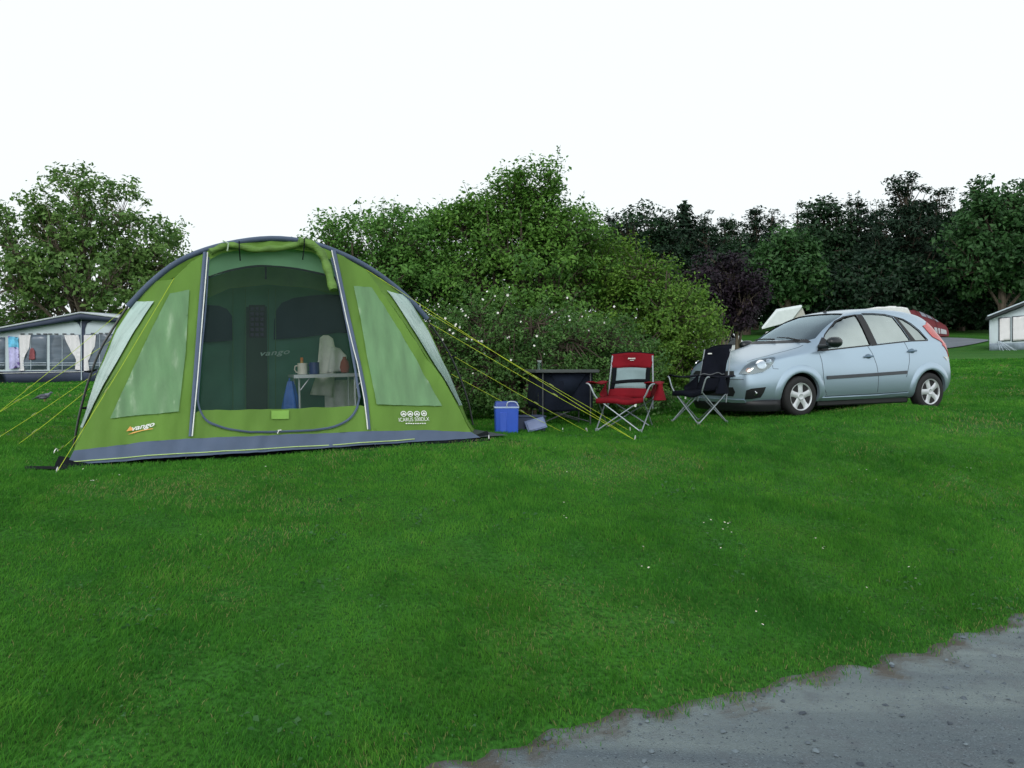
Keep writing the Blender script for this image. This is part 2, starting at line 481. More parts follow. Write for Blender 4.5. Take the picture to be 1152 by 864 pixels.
# ------------------------------------------------------------------ lawn: individual blades (one object, nobody could count them)
def build_grass(keepout):
    xs = []; ys = []; 
    def band(y0, y1, dens, margin):
        area = .62 * (y1 ** 2 - y0 ** 2) + 2 * margin * (y1 - y0)
        n = int(area * dens)
        y = np.sqrt(rng.uniform(y0 ** 2, y1 ** 2, n)); x = rng.uniform(-1, 1, n) * (.62 * y + margin)
        return x, y
    out = []
    for (y0, y1, dens, w, hs) in ((2.6, 5, 12000, .0018, .74), (5, 7, 9500, .0022, .76), (7, 10, 5200, .0030, .8), (10, 14, 2000, .005, 1.), (14, 20, 800, .009, 1.1), (20, 32, 200, .020, 1.3)):
        x, y = band(y0, y1, dens, .5 if y0 < 10 else .8)
        out.append(np.stack([x, y, np.full_like(x, w), np.full_like(x, hs)], 1))
    P = np.concatenate(out); x, y, w, hs = P.T
    s = edge_s(x, y) + ragged(x, y)
    pe = np.clip((s + .10 - .12 * rng.random(len(x)) ** 3) / .30, 0, 1) ** 1.3
    patch = fbm(x * 1.3, y * 1.3, 31, 4)                     # worn spots are thinner
    keep = rng.random(len(x)) < pe * np.clip(1.25 - 1.6 * np.clip(patch - .60, 0, 1) / .2, .5, 1)
    for poly in keepout:
        a = np.array(poly); ins = np.zeros(len(x), bool); j = len(a) - 1
        for i in range(len(a)):
            c = (a[i, 1] > y) != (a[j, 1] > y)
            ins ^= c & (x < (a[j, 0] - a[i, 0]) * (y - a[i, 1]) / (a[j, 1] - a[i, 1] + 1e-12) + a[i, 0]); j = i
        keep &= ~ins
    x = x[keep]; y = y[keep]; w = w[keep]; hs = hs[keep]; s = s[keep]; patch = patch[keep]
    z = gz(x, y); n = len(x)
    tuft = fbm(x * 2.2, y * 2.2, 41, 4); fine = fbm(x * 9, y * 9, 51, 2)
    h = (.016 + .030 * rng.random(n) ** 1.5) * (.55 + 1.5 * np.clip(tuft - .3, 0, .5) + .6 * (fine - .4)) * hs
    h = np.where(rng.random(n) < .005, h * 1.7, h)
    az = rng.uniform(0, 2 * np.pi, n); lean = (.25 + .75 * rng.random(n)) * h
    # mown nap: most blades lie over in broad common directions
    nap = 6.28 * fbm(x * .5, y * .5, 61, 2)
    dx = np.cos(az) * lean + np.cos(nap) * h * .35; dy = np.sin(az) * lean + np.sin(nap) * h * .35
    px = -np.sin(az + 1.2) * w * (.7 + .7 * rng.random(n)); py = np.cos(az + 1.2) * w * (.7 + .7 * rng.random(n))
    b0 = np.stack([x - px, y - py, z - .004], 1); b1 = np.stack([x + px, y + py, z - .004], 1)
    m0 = np.stack([x + dx * .4 - px * .8, y + dy * .4 - py * .8, z + h * .62], 1); m1 = np.stack([x + dx * .4 + px * .8, y + dy * .4 + py * .8, z + h * .62], 1)
    tp = np.stack([x + dx, y + dy, z + h], 1)
    V = np.stack([b0, b1, m1, m0, tp], 1).reshape(-1, 3)
    f = np.array([[0, 1, 2], [0, 2, 3], [3, 2, 4]])
    T = (f[None] + (np.arange(n) * 5)[:, None, None]).reshape(-1, 3)
    dry = rng.random(n) < (.008 + .24 * np.clip(patch - .56, 0, .4) / .2 + .14 * np.clip(.35 - s, 0, .35) / .35)
    tone = np.clip(.06 + .60 * (fbm(x * .8, y * .8, 71, 4) - .28) + .45 * (fbm(x * 4.5, y * 4.5, 75, 4) - .35) + .35 * (rng.random(n) - .5) + .3 * (fine - .5), 0, .78)
    tone = np.where(dry, .86 + .14 * rng.random(n), tone)
    me = np_mesh('grass', V, tris=T, tone=np.repeat(tone, 3))
    m = bpy.data.materials.new('grass_blades'); m.use_nodes = True
    nt = m.node_tree; N = nt.nodes; L = nt.links; b = N['Principled BSDF']
    a = N.new('ShaderNodeAttribute'); a.attribute_name = 'tone'
    rp = N.new('ShaderNodeValToRGB'); e = rp.color_ramp.elements
    e[0].position = 0; e[0].color = (.028, .134, .017, 1); e[1].position = 1; e[1].color = (.24, .24, .10, 1)
    for p, c in ((.4, (.068, .242, .026)), (.78, (.135, .310, .042)), (.86, (.17, .23, .06))):
        q = e.new(p); q.color = (*c, 1)
    L.new(a.outputs['Fac'], rp.inputs['Fac']); L.new(rp.outputs['Color'], b.inputs['Base Color'])
    b.inputs['Roughness'].default_value = .75; b.inputs['Specular IOR Level'].default_value = .08
    t = N.new('ShaderNodeBsdfTranslucent'); L.new(rp.outputs['Color'], t.inputs['Color'])
    ms = N.new('ShaderNodeMixShader'); ms.inputs[0].default_value = .3
    L.new(b.outputs[0], ms.inputs[1]); L.new(t.outputs[0], ms.inputs[2]); L.new(ms.outputs[0], N['Material Output'].inputs['Surface'])
    tag(link('grass', me, m, smooth=False), kind='stuff')
    # clover and plantain leaves among the blades
    n = 5200; kx = rng.uniform(-1, 1, 420); ky = np.sqrt(rng.uniform(9, 150, 420)); kx = kx * (.6 * ky + .5)
    j = rng.integers(0, 420, n); lx = kx[j] + rng.normal(0, .09, n); ly = ky[j] + rng.normal(0, .09, n)
    ok = (edge_s(lx, ly) + ragged(lx, ly)) > .05; lx = lx[ok]; ly = ly[ok]; j = j[ok]; n = len(lx)
    Cc = np.stack([lx, ly, gz(lx, ly) + .012 + .022 * rng.random(n)], 1)
    Nn = np.array([0, 0, 1.]) + rng.normal(size=(n, 3)) * .35; Ls = (.012 + .022 * rng.random(n)) * (.7 + .6 * (j % 5 == 0))
    o = leaf_cards('clover', Cc, Nn, Ls, Ls * .7, np.clip(rng.normal(.5, .2, n), 0, 1), leafmat('leaf_clover', (.020, .090, .016), (.060, .170, .050)), None); tag(o, kind='stuff')
    # daisies and clover scattered in the lawn
    spots = []
    for (px_, py_) in ((93, 545), (110, 548), (123, 543), (95, 533), (799, 596), (812, 597), (820, 597), (804, 619), (919, 616), (927, 617), (1016, 650), (981, 673), (643, 571), (630, 590), (721, 648), (729, 618),
                       (947, 545), (984, 541), (1026, 492), (1091, 532), (1094, 530), (620, 509), (580, 522), (972, 535), (1146, 519), (642, 537), (233, 609), (285, 545), (300, 531), (520, 545), (985, 700), (860, 702), (820, 601), (828, 598), (1020, 640)):
        p = ground_at(px_, py_); spots.append(p)
    mb = MB()
    for p in spots:
        for _ in range(random.choice((1, 1, 2))):
            q = p + Vector((random.uniform(-.06, .06), random.uniform(-.1, .1), 0)); q.z = gz1(q.x, q.y) + random.uniform(.03, .045)
            r = random.uniform(.006, .010)
            tilt = Matrix.Rotation(random.uniform(-.5, .5), 3, 'X') @ Matrix.Rotation(random.uniform(-.5, .5), 3, 'Y')
            vs = [q + tilt @ Vector((r * (1 if k % 2 else .6) * math.cos(k * math.pi / 8), r * (1 if k % 2 else .6) * math.sin(k * math.pi / 8), .002)) for k in range(16)] + [q]
            mb.add(vs, [(k, (k + 1) % 16, 16) for k in range(16)])
            vs = [q + tilt @ Vector((r * .35 * math.cos(k * math.pi / 3), r * .35 * math.sin(k * math.pi / 3), .004)) for k in range(6)] 
            mb.add(vs, [tuple(range(6))], 1)
    o = mb.build('daisies', [pm('petal_white', (.75, .75, .72), .6), pm('petal_yellow', (.6, .42, .05), .6)])
    tag(o, kind='stuff')
# ------------------------------------------------------------------ trees and shrubs
BARK = pm('bark', (.075, .058, .042), .9, var=.35, scale=9, bump=.6, stretch=(1, 1, .25))
BARK2 = pm('bark_pale', (.13, .105, .075), .9, var=.3, scale=9, bump=.6, stretch=(1, 1, .25))
LM = {
    'mid':    leafmat('leaf_mid', (.046, .135, .022), (.165, .345, .052)),
    'elder':  leafmat('leaf_elder', (.048, .145, .026), (.165, .350, .064)),
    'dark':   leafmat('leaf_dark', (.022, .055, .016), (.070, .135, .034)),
    'yellow': leafmat('leaf_yellowish', (.056, .152, .018), (.190, .340, .044)),
    'rose':   leafmat('leaf_rose', (.038, .112, .028), (.135, .270, .062)),
    'pine':   leafmat('needle_dark', (.006, .022, .011), (.019, .052, .024), .15, .7),
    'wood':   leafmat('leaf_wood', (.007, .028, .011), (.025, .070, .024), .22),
    'woodlight': leafmat('leaf_wood_light', (.024, .078, .022), (.068, .165, .045), .3),
    'purple': leafmat('leaf_purple', (.008, .005, .011), (.024, .012, .022), .15),
    'oak':    leafmat('leaf_oak', (.062, .150, .034), (.195, .330, .080)),
}
def E(px, py, Y, rx, ry, rd):
    c = at(px, py, Y); k = Y / F
    return (c.x, c.y, c.z, rx * k, rd, ry * k)

def leaf_cards(name, C, NRM, L, W, tone, mat, parent, fold=.18):
    n = len(C)
    NRM = NRM / np.maximum(np.linalg.norm(NRM, axis=1, keepdims=True), 1e-9)
    a = rng.normal(size=(n, 3)); a -= NRM * (a * NRM).sum(1, keepdims=True); a /= np.maximum(np.linalg.norm(a, axis=1, keepdims=True), 1e-9)
    b = np.cross(NRM, a)
    L = L[:, None]; W = W[:, None]
    v0 = C - a * L * .5; v2 = C + a * L * .5 - NRM * L * .08
    v1 = C + b * W * .5 - a * L * .06 + NRM * W * fold; v3 = C - b * W * .5 - a * L * .06 + NRM * W * fold
    V = np.stack([v0, v1, v2, v3], 1).reshape(-1, 3)
    q = np.array([[0, 1, 2], [0, 2, 3]]); T = (q[None] + (np.arange(n) * 4)[:, None, None]).reshape(-1, 3)
    return link(name, np_mesh(name, V, tris=T, tone=np.repeat(tone, 2)), mat, parent, smooth=False)

def sample_ells(ells, n, shell=.45, rough=.3, seed=0):
    vol = np.array([e[3] * e[4] * e[5] for e in ells]) ** .75; vol /= vol.sum()
    k = rng.choice(len(ells), n, p=vol); A = np.array(ells)[k]
    d = rng.normal(size=(n, 3)); d /= np.linalg.norm(d, axis=1, keepdims=True)
    th = np.arctan2(d[:, 1], d[:, 0]); ph = d[:, 2]
    lump = 1 + rough * 2 * (fbm(th * 1.6 + k * 7.1 + seed, ph * 2.6 + seed * 1.7, 90 + seed, 3) - .5)
    r = (shell + (1 - shell) * rng.random(n) ** .6) * lump
    return A[:, :3] + d * A[:, 3:] * r[:, None]

def tree(name, label, cat, base, ells, n_tips=220, lpt=30, clump=.35, leaf=.10, mat='mid', bark=BARK, trunk_r=.15, stems=1, limbs=9, group=None, seed=0,
         shell=.45, rough=.3, flat=.75, tone_mu=.45, twig_r=.008, aspect=.55, trunk_h=.35, lean=0., zmin=.15, trunk_name='trunk', wisps=0):
    base = Vector(base)
    root = thing(name, label, cat, base, group=group)
    tips = sample_ells(ells, n_tips, shell, rough, seed)
    gmin = base.z + zmin
    tips[:, 2] = np.maximum(tips[:, 2], gmin + .25 * rng.random(n_tips))
    ctr = tips.mean(0); top = tips[:, 2].max()
    # limbs by clustering
    K = min(limbs, n_tips); cc = tips[rng.choice(n_tips, K, replace=False)].copy()
    for _ in range(4):
        lab = ((tips[:, None] - cc[None]) ** 2).sum(-1).argmin(1)
        for j in range(K):
            if (lab == j).any(): cc[j] = tips[lab == j].mean(0)
    wood = MB(); bv = np.array(base)
    H = top - base.z
    for st in range(stems):
        if stems == 1: b = Vector((0, 0, -.1)); off = Vector((0, 0, 0))
        else:
            an = 6.28 * st / stems + random.random(); off = Vector((math.cos(an), math.sin(an), 0)) * (.12 + .25 * random.random()) * min(1, H * .2)
            b = off + Vector((0, 0, -.1))
        topc = Vector(ctr) - base; topc.z = H * (trunk_h + .45)
        hh = [0, .3, .62, 1.0]
        pts = []
        for q in hh:
            p = b.lerp(Vector((topc.x + off.x * 3, topc.y + off.y * 3, topc.z)), q)
            p.z = b.z + (topc.z - b.z) * q
            if 0 < q: p += Vector((random.uniform(-1, 1), random.uniform(-1, 1), 0)) * .03 * H
            pts.append(p)
        r = trunk_r / (stems ** .5)
        wood.tube(pts, [r * 1.25, r * .95, r * .65, r * .3], n=8)
        if st == 0 or stems > 1:
            for j in range(K):
                if stems > 1 and j % stems != st: continue
                c = Vector(cc[j]) - base
                f = min(max((c.z / H) * .75 - .12, trunk_h * .5), .95) if stems == 1 else .35 + .3 * random.random()
                f = min(f, .95); seg = f * 3; i = min(int(seg), 2); s0 = pts[i].lerp(pts[i + 1], seg - i)
                mid = s0.lerp(c, .5) + Vector((random.uniform(-1, 1), random.uniform(-1, 1), random.uniform(0, 1.2))) * .06 * (c - s0).length
                wood.tube([s0, mid, c], [r * .5, r * .32, r * .16], n=6)
                for t in tips[lab == j]:
                    tv = Vector(t) - base
                    g0 = mid.lerp(c, random.random())
                    m2 = g0.lerp(tv, .55) + Vector((random.uniform(-1, 1), random.uniform(-1, 1), random.uniform(-.2, 1))) * .08 * (tv - g0).length
                    wood.tube([g0, m2, tv], [max(twig_r * 1.6, r * .12), twig_r * 1.2, twig_r * .5], n=4, cap=False)
    # leaves
    n = n_tips * lpt
    idx = np.repeat(np.arange(n_tips), lpt)
    sc = clump * (.6 + .8 * rng.random(n_tips))
    off = rng.normal(size=(n, 3)); off *= (rng.random(n) ** .45 / np.linalg.norm(off, axis=1))[:, None]
    off[:, 2] *= flat
    C = tips[idx] + off * sc[idx][:, None]
    wood2 = []
    if wisps:
        wt = rng.choice(n_tips, wisps, replace=False)
        for t in wt:
            d = tips[t] - ctr; d[2] = abs(d[2]) + .4 * np.linalg.norm(d); d /= np.linalg.norm(d)
            k = 14; s = rng.random(k)[:, None]; wood2.append((tips[t] - bv, tips[t] + d * clump * 1.5 - bv))
            C = np.concatenate([C, tips[t] + d * s * clump * 1.5 + rng.normal(size=(k, 3)) * clump * .16])
            idx = np.concatenate([idx, np.full(k, t)])
    for p0, p1 in wood2: wood.tube([Vector(p0), Vector(p1)], [twig_r * .7, twig_r * .3], n=3, cap=False)
    wood.build(trunk_name, bark, root, recalc=False)
    n = len(C)
    C[:, 2] = np.maximum(C[:, 2], base.z + .05 + .2 * rng.random(n))
    out = C - ctr; out /= np.maximum(np.linalg.norm(out, axis=1, keepdims=True), 1e-9)
    Nn = out * .45 + np.array([0, -.1, .55]) + rng.normal(size=(n, 3)) * .55
    tt = rng.normal(0, .16, n_tips)
    tone = np.clip(tone_mu + tt[idx] + rng.normal(0, .13, n), 0, 1)
    Ls = leaf * (.65 + .7 * rng.random(n))
    leaf_cards('crown', C - bv, Nn, Ls, Ls * aspect, tone, LM[mat], root)
    return root

def conifer(name, label, cat, base, h, r, mat='pine', group=None, seed=0, card=.5, dens=1.0, zb=.05, taper=.6, tone_mu=.45):
    base = Vector(base); root = thing(name, label, cat, base, group=group)
    wd = MB(); wd.tube([(0, 0, -.2), (.05, 0, h * .5), (0, 0, h)], [r * .08 + .05, r * .05 + .03, .015], n=7)
    Cs = []; Ns = []; Ts = []
    z = h * zb
    while z < h * .985:
        f = 1 - (z - h * zb) / (h * (1 - zb)); rr = r * (f ** taper) * (.55 + .75 * random.random()) + .15
        nb = max(4, int(7 * dens + 5 * f))
        a0 = random.random() * 6.28
        for k in range(nb):
            a = a0 + 6.28 * k / nb + random.uniform(-.3, .3); L = rr * random.uniform(.7, 1.12)
            dr = -random.uniform(.05, .35) * L
            wd.tube([(0, 0, z), (math.cos(a) * L * .5, math.sin(a) * L * .5, z + dr * .25), (math.cos(a) * L, math.sin(a) * L, z + dr + .1 * L)], [.03 + .01 * L, .02, .008], n=3, cap=False)
            m = max(3, int(L / card * 5 * dens)); tb = random.gauss(0, .15)
            for j in range(m):
                s = (j + random.random()) / m
                wdt = .28 * L * (1 - s * .6)
                Cs.append((math.cos(a) * L * s + random.uniform(-1, 1) * wdt, math.sin(a) * L * s + random.uniform(-1, 1) * wdt, z + dr * s ** 1.4 + random.uniform(-.25, .12) * card + .1 * L * s * s))
                Ns.append((math.cos(a) * .5 + random.gauss(0, .4), math.sin(a) * .5 + random.gauss(0, .4), .7 + random.gauss(0, .3)))
                Ts.append(tone_mu + tb + random.gauss(0, .12))
        z += max(.12, (.055 * h) * (.5 + .6 * f)) / dens ** .5
    for j in range(10):
        Cs.append((random.gauss(0, .04), random.gauss(0, .04), h * (.97 + .03 * random.random()))); Ns.append((random.gauss(0, 1), random.gauss(0, 1), .2)); Ts.append(tone_mu)
    wd.build('trunk', BARK, root, recalc=False)
    C = np.array(Cs); n = len(C); Ls = card * (.6 + .7 * rng.random(n))
    leaf_cards('crown', C, np.array(Ns), Ls, Ls * .42, np.clip(np.array(Ts), 0, 1), LM[mat], root, fold=.1)
    return root

def gbase(px, Y, dz=0):
    p = at(px, 412, Y); return (p.x, p.y, gz1(p.x, p.y) + dz)

# --- the hedge of shrubs behind the tent and the camp kitchen
HG = 'shrubs of the tall hedge behind the camping furniture'
tree('elder_bush', 'bright green elder bush at the hedge end rising behind the right shoulder of the tent', 'bush', gbase(430, 15.0),
     [E(372, 300, 15, 42, 45, .9), E(425, 285, 15, 55, 50, 1.1), E(470, 280, 14.8, 45, 48, 1.0), E(420, 360, 14.5, 70, 60, 1.0), E(450, 420, 14.3, 70, 50, .9), E(490, 330, 14.4, 55, 55, .9)],
     n_tips=680, lpt=54, clump=.25, leaf=.076, mat='elder', trunk_r=.10, stems=5, limbs=16, seed=1, group=HG, shell=.42, rough=.45, wisps=110, zmin=.3)
tree('hazel_bush', 'tallest bush of the hedge with its leggy pointed top standing against the sky', 'bush', gbase(585, 14.6),
     [E(592, 212, 14.8, 46, 26, .55), E(588, 240, 14.8, 66, 30, .7), E(565, 268, 14.8, 78, 40, .9), E(640, 264, 14.6, 45, 32, .8), E(590, 320, 14.5, 105, 62, 1.15), E(580, 400, 14.3, 105, 60, 1.0), E(518, 254, 14.9, 42, 26, .6)],
     n_tips=960, lpt=54, clump=.24, leaf=.072, mat='mid', trunk_r=.12, stems=6, limbs=20, seed=2, group=HG, shell=.4, wisps=130, rough=.48, zmin=.3)
tree('hawthorn_bush', 'yellow-green rounded bush sloping down at the right end of the hedge beside the car bonnet', 'bush', gbase(735, 14.6),
     [E(692, 312, 14.8, 60, 40, .9), E(738, 350, 14.6, 60, 48, 1.0), E(775, 368, 14.4, 40, 45, .7), E(720, 405, 14.2, 75, 55, .9), E(768, 415, 14.3, 34, 36, .6)],
     n_tips=760, lpt=48, clump=.22, leaf=.060, mat='yellow', trunk_r=.09, stems=6, limbs=16, seed=3, group=HG, shell=.42, rough=.5, wisps=150, tone_mu=.4, zmin=.25)
rose = tree('dog_rose_bush', 'dense bluish green dog rose in white flower, low in the hedge behind the folding table', 'bush', gbase(590, 12.5),
     [E(500, 395, 12.7, 50, 52, .7), E(560, 385, 12.6, 68, 58, .75), E(640, 390, 12.5, 68, 55, .75), E(700, 410, 12.6, 48, 50, .65), E(600, 440, 12.3, 115, 40, .7), E(505, 440, 12.3, 40, 40, .6), E(710, 450, 12.4, 55, 28, .5)],
     n_tips=900, lpt=40, clump=.17, leaf=.05, mat='rose', trunk_r=.06, stems=9, limbs=20, seed=4, group=HG, shell=.5, wisps=80, zmin=.08, rough=.25)
fl = MB()
for k in range(5):
    a = k * 6.283 / 5
    u = Vector((math.cos(a), math.sin(a), 0)); v = Vector((-u.y, u.x, 0))
    fl.add([(0, 0, 0), u * .016 + v * .014 + Vector((0, 0, .004)), u * .028 + v * .008 + Vector((0, 0, .007)), u * .028 - v * .008 + Vector((0, 0, .007)), u * .016 - v * .014 + Vector((0, 0, .004))], [(0, 1, 2, 3, 4)])
fl.add([(.006 * math.cos(k), .006 * math.sin(k), .006) for k in range(6)], [(0, 1, 2, 3, 4, 5)], 1)
flo = fl.build('flower', [pm('petal_white', (.75, .75, .72), .6), pm('petal_yellow', (.6, .42, .05), .6)], rose, recalc=False)
FP = [(548, 328), (557, 333), (571, 332), (520, 350), (524, 355), (527, 357), (519, 348), (493, 342), (481, 338), (494, 345), (506, 371), (513, 365), (512, 367), (517, 368), (525, 381), (531, 382), (538, 384), (542, 384), (536, 383),
      (571, 380), (573, 379), (604, 378), (601, 389), (641, 360), (640, 356), (655, 356), (680, 363), (638, 335), (691, 345), (543, 337), (501, 358), (575, 405), (532, 420), (510, 375), (498, 382), (621, 351), (586, 362), (560, 352), (612, 398), (662, 372), (545, 398)]
for i, (px, py) in enumerate(FP):
    o = flo if i == 0 else flo.copy()
    if i: COL.objects.link(o); o.parent = rose
    p = at(px, py, 11.86 + .12 * random.random() + (abs(px - 580) / 100) ** 2 * .15)
    o.location = p - Vector(rose.location)
    o.rotation_euler = (R(75 + random.uniform(-25, 20)), random.uniform(-.4, .4), random.uniform(-.7, .7))
    s = random.uniform(.40, .72); o.scale = (s, s, s)

# --- left: the big open-crowned tree behind the awning
tree('oak_tree', 'big open-crowned tree with sky showing through its leaves, behind the caravan awning', 'tree', gbase(95, 36),
     [E(95, 235, 36, 62, 52, 2.2), E(35, 270, 36, 55, 52, 2.2), E(170, 275, 36, 45, 38, 1.8), E(105, 310, 36, 95, 52, 2.6), E(20, 335, 36, 70, 45, 2.2), E(175, 330, 36, 50, 45, 1.8)],
     n_tips=720, lpt=33, clump=.42, leaf=.20, mat='oak', bark=BARK2, trunk_r=.20, limbs=18, seed=5, shell=.25, rough=.3, wisps=60, trunk_h=.25, zmin=1.5, twig_r=.011)
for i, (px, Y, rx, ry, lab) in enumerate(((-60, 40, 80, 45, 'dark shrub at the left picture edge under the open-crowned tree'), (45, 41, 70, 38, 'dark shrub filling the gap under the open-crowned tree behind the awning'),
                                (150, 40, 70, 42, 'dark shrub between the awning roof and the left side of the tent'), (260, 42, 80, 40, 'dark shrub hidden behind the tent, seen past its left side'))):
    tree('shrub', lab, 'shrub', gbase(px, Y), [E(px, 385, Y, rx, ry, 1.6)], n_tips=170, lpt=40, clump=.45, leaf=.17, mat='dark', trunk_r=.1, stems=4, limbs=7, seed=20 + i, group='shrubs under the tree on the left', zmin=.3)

# --- purple-leaved tree with several stems
tree('purple_plum_tree', 'small dark purple-leaved tree with several thin stems beyond the front of the car', 'tree', gbase(822, 23),
     [E(815, 316, 23, 52, 32, 1.0), E(830, 340, 23, 42, 28, .95), E(795, 345, 23, 32, 30, .8), E(812, 366, 23, 30, 16, .8)],
     n_tips=320, lpt=44, clump=.26, leaf=.10, mat='purple', bark=BARK2, trunk_r=.12, stems=6, limbs=8, seed=6, shell=.3, zmin=1.0, trunk_h=.3)

# --- the wood across the far side
WG = 'trees of the dark wood across the far side'
def ctree(px, top, Y, rpx, lab, mat='pine', seed=0, zb=.05, dens=1.0, nm='conifer_tree', tone=.45):
    b = gbase(px, Y); h = at(px, top, Y).z - b[2]
    conifer(nm, lab, 'tree', b, h, rpx * Y / F, mat, WG, seed, card=.62, dens=dens, zb=zb, tone_mu=tone)
def dtree(px, top, Y, rpx, lab, seed=0, mat='pine', tips=260):
    b = gbase(px, Y); low = 352; ht = low - top; k = Y / F
    tree('conifer_tree', lab, 'tree', b, [E(px, top + ht * .12, Y, rpx * .22, ht * .13, rpx * .22 * k), E(px + rpx * .06, top + ht * .28, Y, rpx * .45, ht * .17, rpx * .45 * k), E(px - rpx * .08, top + ht * .48, Y, rpx * .72, ht * .22, rpx * .7 * k), E(px, top + ht * .75, Y, rpx, ht * .28, rpx * k)],
         n_tips=tips, lpt=46, clump=.62, leaf=.30, mat=mat, trunk_r=.22, limbs=10, seed=seed, group=WG, shell=.35, rough=.32, zmin=.8, twig_r=.03, wisps=40, aspect=.4, flat=.5, trunk_h=.5)
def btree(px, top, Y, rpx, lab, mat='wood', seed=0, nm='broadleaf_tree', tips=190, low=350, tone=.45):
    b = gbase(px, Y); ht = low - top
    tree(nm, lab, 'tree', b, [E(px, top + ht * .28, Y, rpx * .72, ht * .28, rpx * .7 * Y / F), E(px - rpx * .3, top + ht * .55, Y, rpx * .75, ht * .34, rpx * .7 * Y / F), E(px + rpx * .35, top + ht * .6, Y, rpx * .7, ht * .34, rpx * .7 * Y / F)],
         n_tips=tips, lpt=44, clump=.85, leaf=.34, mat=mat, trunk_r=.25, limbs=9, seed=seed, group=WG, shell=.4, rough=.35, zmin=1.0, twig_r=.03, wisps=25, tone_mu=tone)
dtree(1016, 187, 62, 62, 'tallest dark conifer of the wood, with a pointed top, above the rear of the car', seed=61, tips=420)
dtree(1058, 206, 66, 52, 'dark conifer close to the right of the tallest one', seed=62, tips=320)
dtree(962, 224, 68, 56, 'dark broad conifer close to the left of the tallest one', seed=63, tips=320)
btree(1128, 206, 56, 62, 'big mid-green broadleaf tree at the right picture edge above the small white awning', 'woodlight', 31, tips=330, low=345, tone=.35)
btree(1205, 215, 58, 60, 'green broadleaf tree just cut off by the right picture edge', 'woodlight', 32, low=350, tone=.35)
btree(1080, 235, 63, 46, 'dim broadleaf tree between the conifers and the right-hand green tree', 'wood', 33, tips=240)
btree(925, 226, 66, 48, 'dark round broadleaf tree above the roof of the car', 'wood', 34, tips=260, tone=.6)
btree(885, 258, 60, 40, 'fresh green broadleaf tree above the windscreen of the car', 'woodlight', 35, tips=220, tone=.4)
dtree(850, 236, 74, 38, 'slim conifer left of the fresh green tree', seed=64)
dtree(818, 236, 76, 48, 'slim paler conifer above the purple tree', seed=68, mat='wood')
ctree(770, 226, 76, 42, 'slim spire-topped conifer in the wood above the right end of the hedge', seed=6, dens=1.2)
btree(720, 228, 72, 46, 'round dark tree in the wood just right of the hedge top', 'wood', 36, tips=220)
dtree(690, 238, 78, 46, 'far conifer tip peeping over the hedge right of its tallest bush', seed=69)
btree(655, 250, 80, 40, 'far dark tree mostly hidden behind the hedge', 'wood', 37)
dtree(795, 244, 72, 46, 'dark conifer directly behind the purple tree', seed=65)
dtree(745, 238, 72, 42, 'dark conifer behind the yellow-green end of the hedge', seed=66)
btree(840, 275, 64, 48, 'shaded broadleaf tree behind the purple tree and the raised white roof', 'wood', 38, tips=220, low=372)
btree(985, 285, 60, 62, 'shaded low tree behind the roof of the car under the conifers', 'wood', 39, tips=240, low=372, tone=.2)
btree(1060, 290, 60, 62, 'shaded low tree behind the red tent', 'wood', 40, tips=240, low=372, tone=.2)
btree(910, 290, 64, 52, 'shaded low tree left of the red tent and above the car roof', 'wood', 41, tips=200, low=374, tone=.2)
dtree(1110, 222, 72, 60, 'dark conifer behind the right-hand green tree', seed=67)
btree(590, 270, 82, 60, 'far tree hidden behind the tallest hedge bush', 'wood', 42)
btree(500, 285, 82, 60, 'far tree hidden behind the elder end of the hedge', 'wood', 43)
ctree(1230, 225, 70, 60, 'conifer beyond the right picture edge', seed=11)

for i, (px, top) in enumerate(((640, 252), (676, 246), (712, 240), (752, 240), (790, 238), (828, 240), (868, 236), (905, 232), (945, 232), (990, 225), (1040, 222), (1085, 214), (1130, 218), (1175, 215))):
    dtree(px + random.uniform(-5, 5), top + random.uniform(-3, 3), 84, 44, ('dim back row conifer of the wood, %s' % ('above the hedge top', 'right of the hedge top', 'left of the spire-topped conifer', 'just behind the spire-topped conifer', 'above the left of the purple tree', 'right above the purple tree',
      'above the raised white roof', 'above the windscreen of the car', 'above the front seats of the car', 'left behind the tallest conifer', 'right behind the tallest conifer', 'above the red tent', 'behind the green tree above the white awning', 'at the right picture edge')[i]), seed=80 + i, mat=('pine', 'wood')[i % 2], tips=190)

for i, (px, Y, lab) in enumerate(((1095, 66, 'dark undergrowth bush at the foot of the wood left of the small white awning'), (1165, 66, 'dark undergrowth bush at the foot of the wood behind the small white awning'), (1050, 70, 'dark undergrowth bush at the foot of the wood behind the red tent'), (1000, 72, 'dark undergrowth bush at the foot of the wood behind the white caravan roof'), (1235, 66, 'dark undergrowth bush at the foot of the wood beyond the right picture edge'))):
    tree('shrub', lab, 'shrub', gbase(px, Y), [E(px, 352, Y, 42, 24, 2.2)], n_tips=130, lpt=40, clump=.7, leaf=.30, mat='wood', trunk_r=.1, stems=4, limbs=6, seed=110 + i, group='undergrowth at the foot of the wood', zmin=.3)
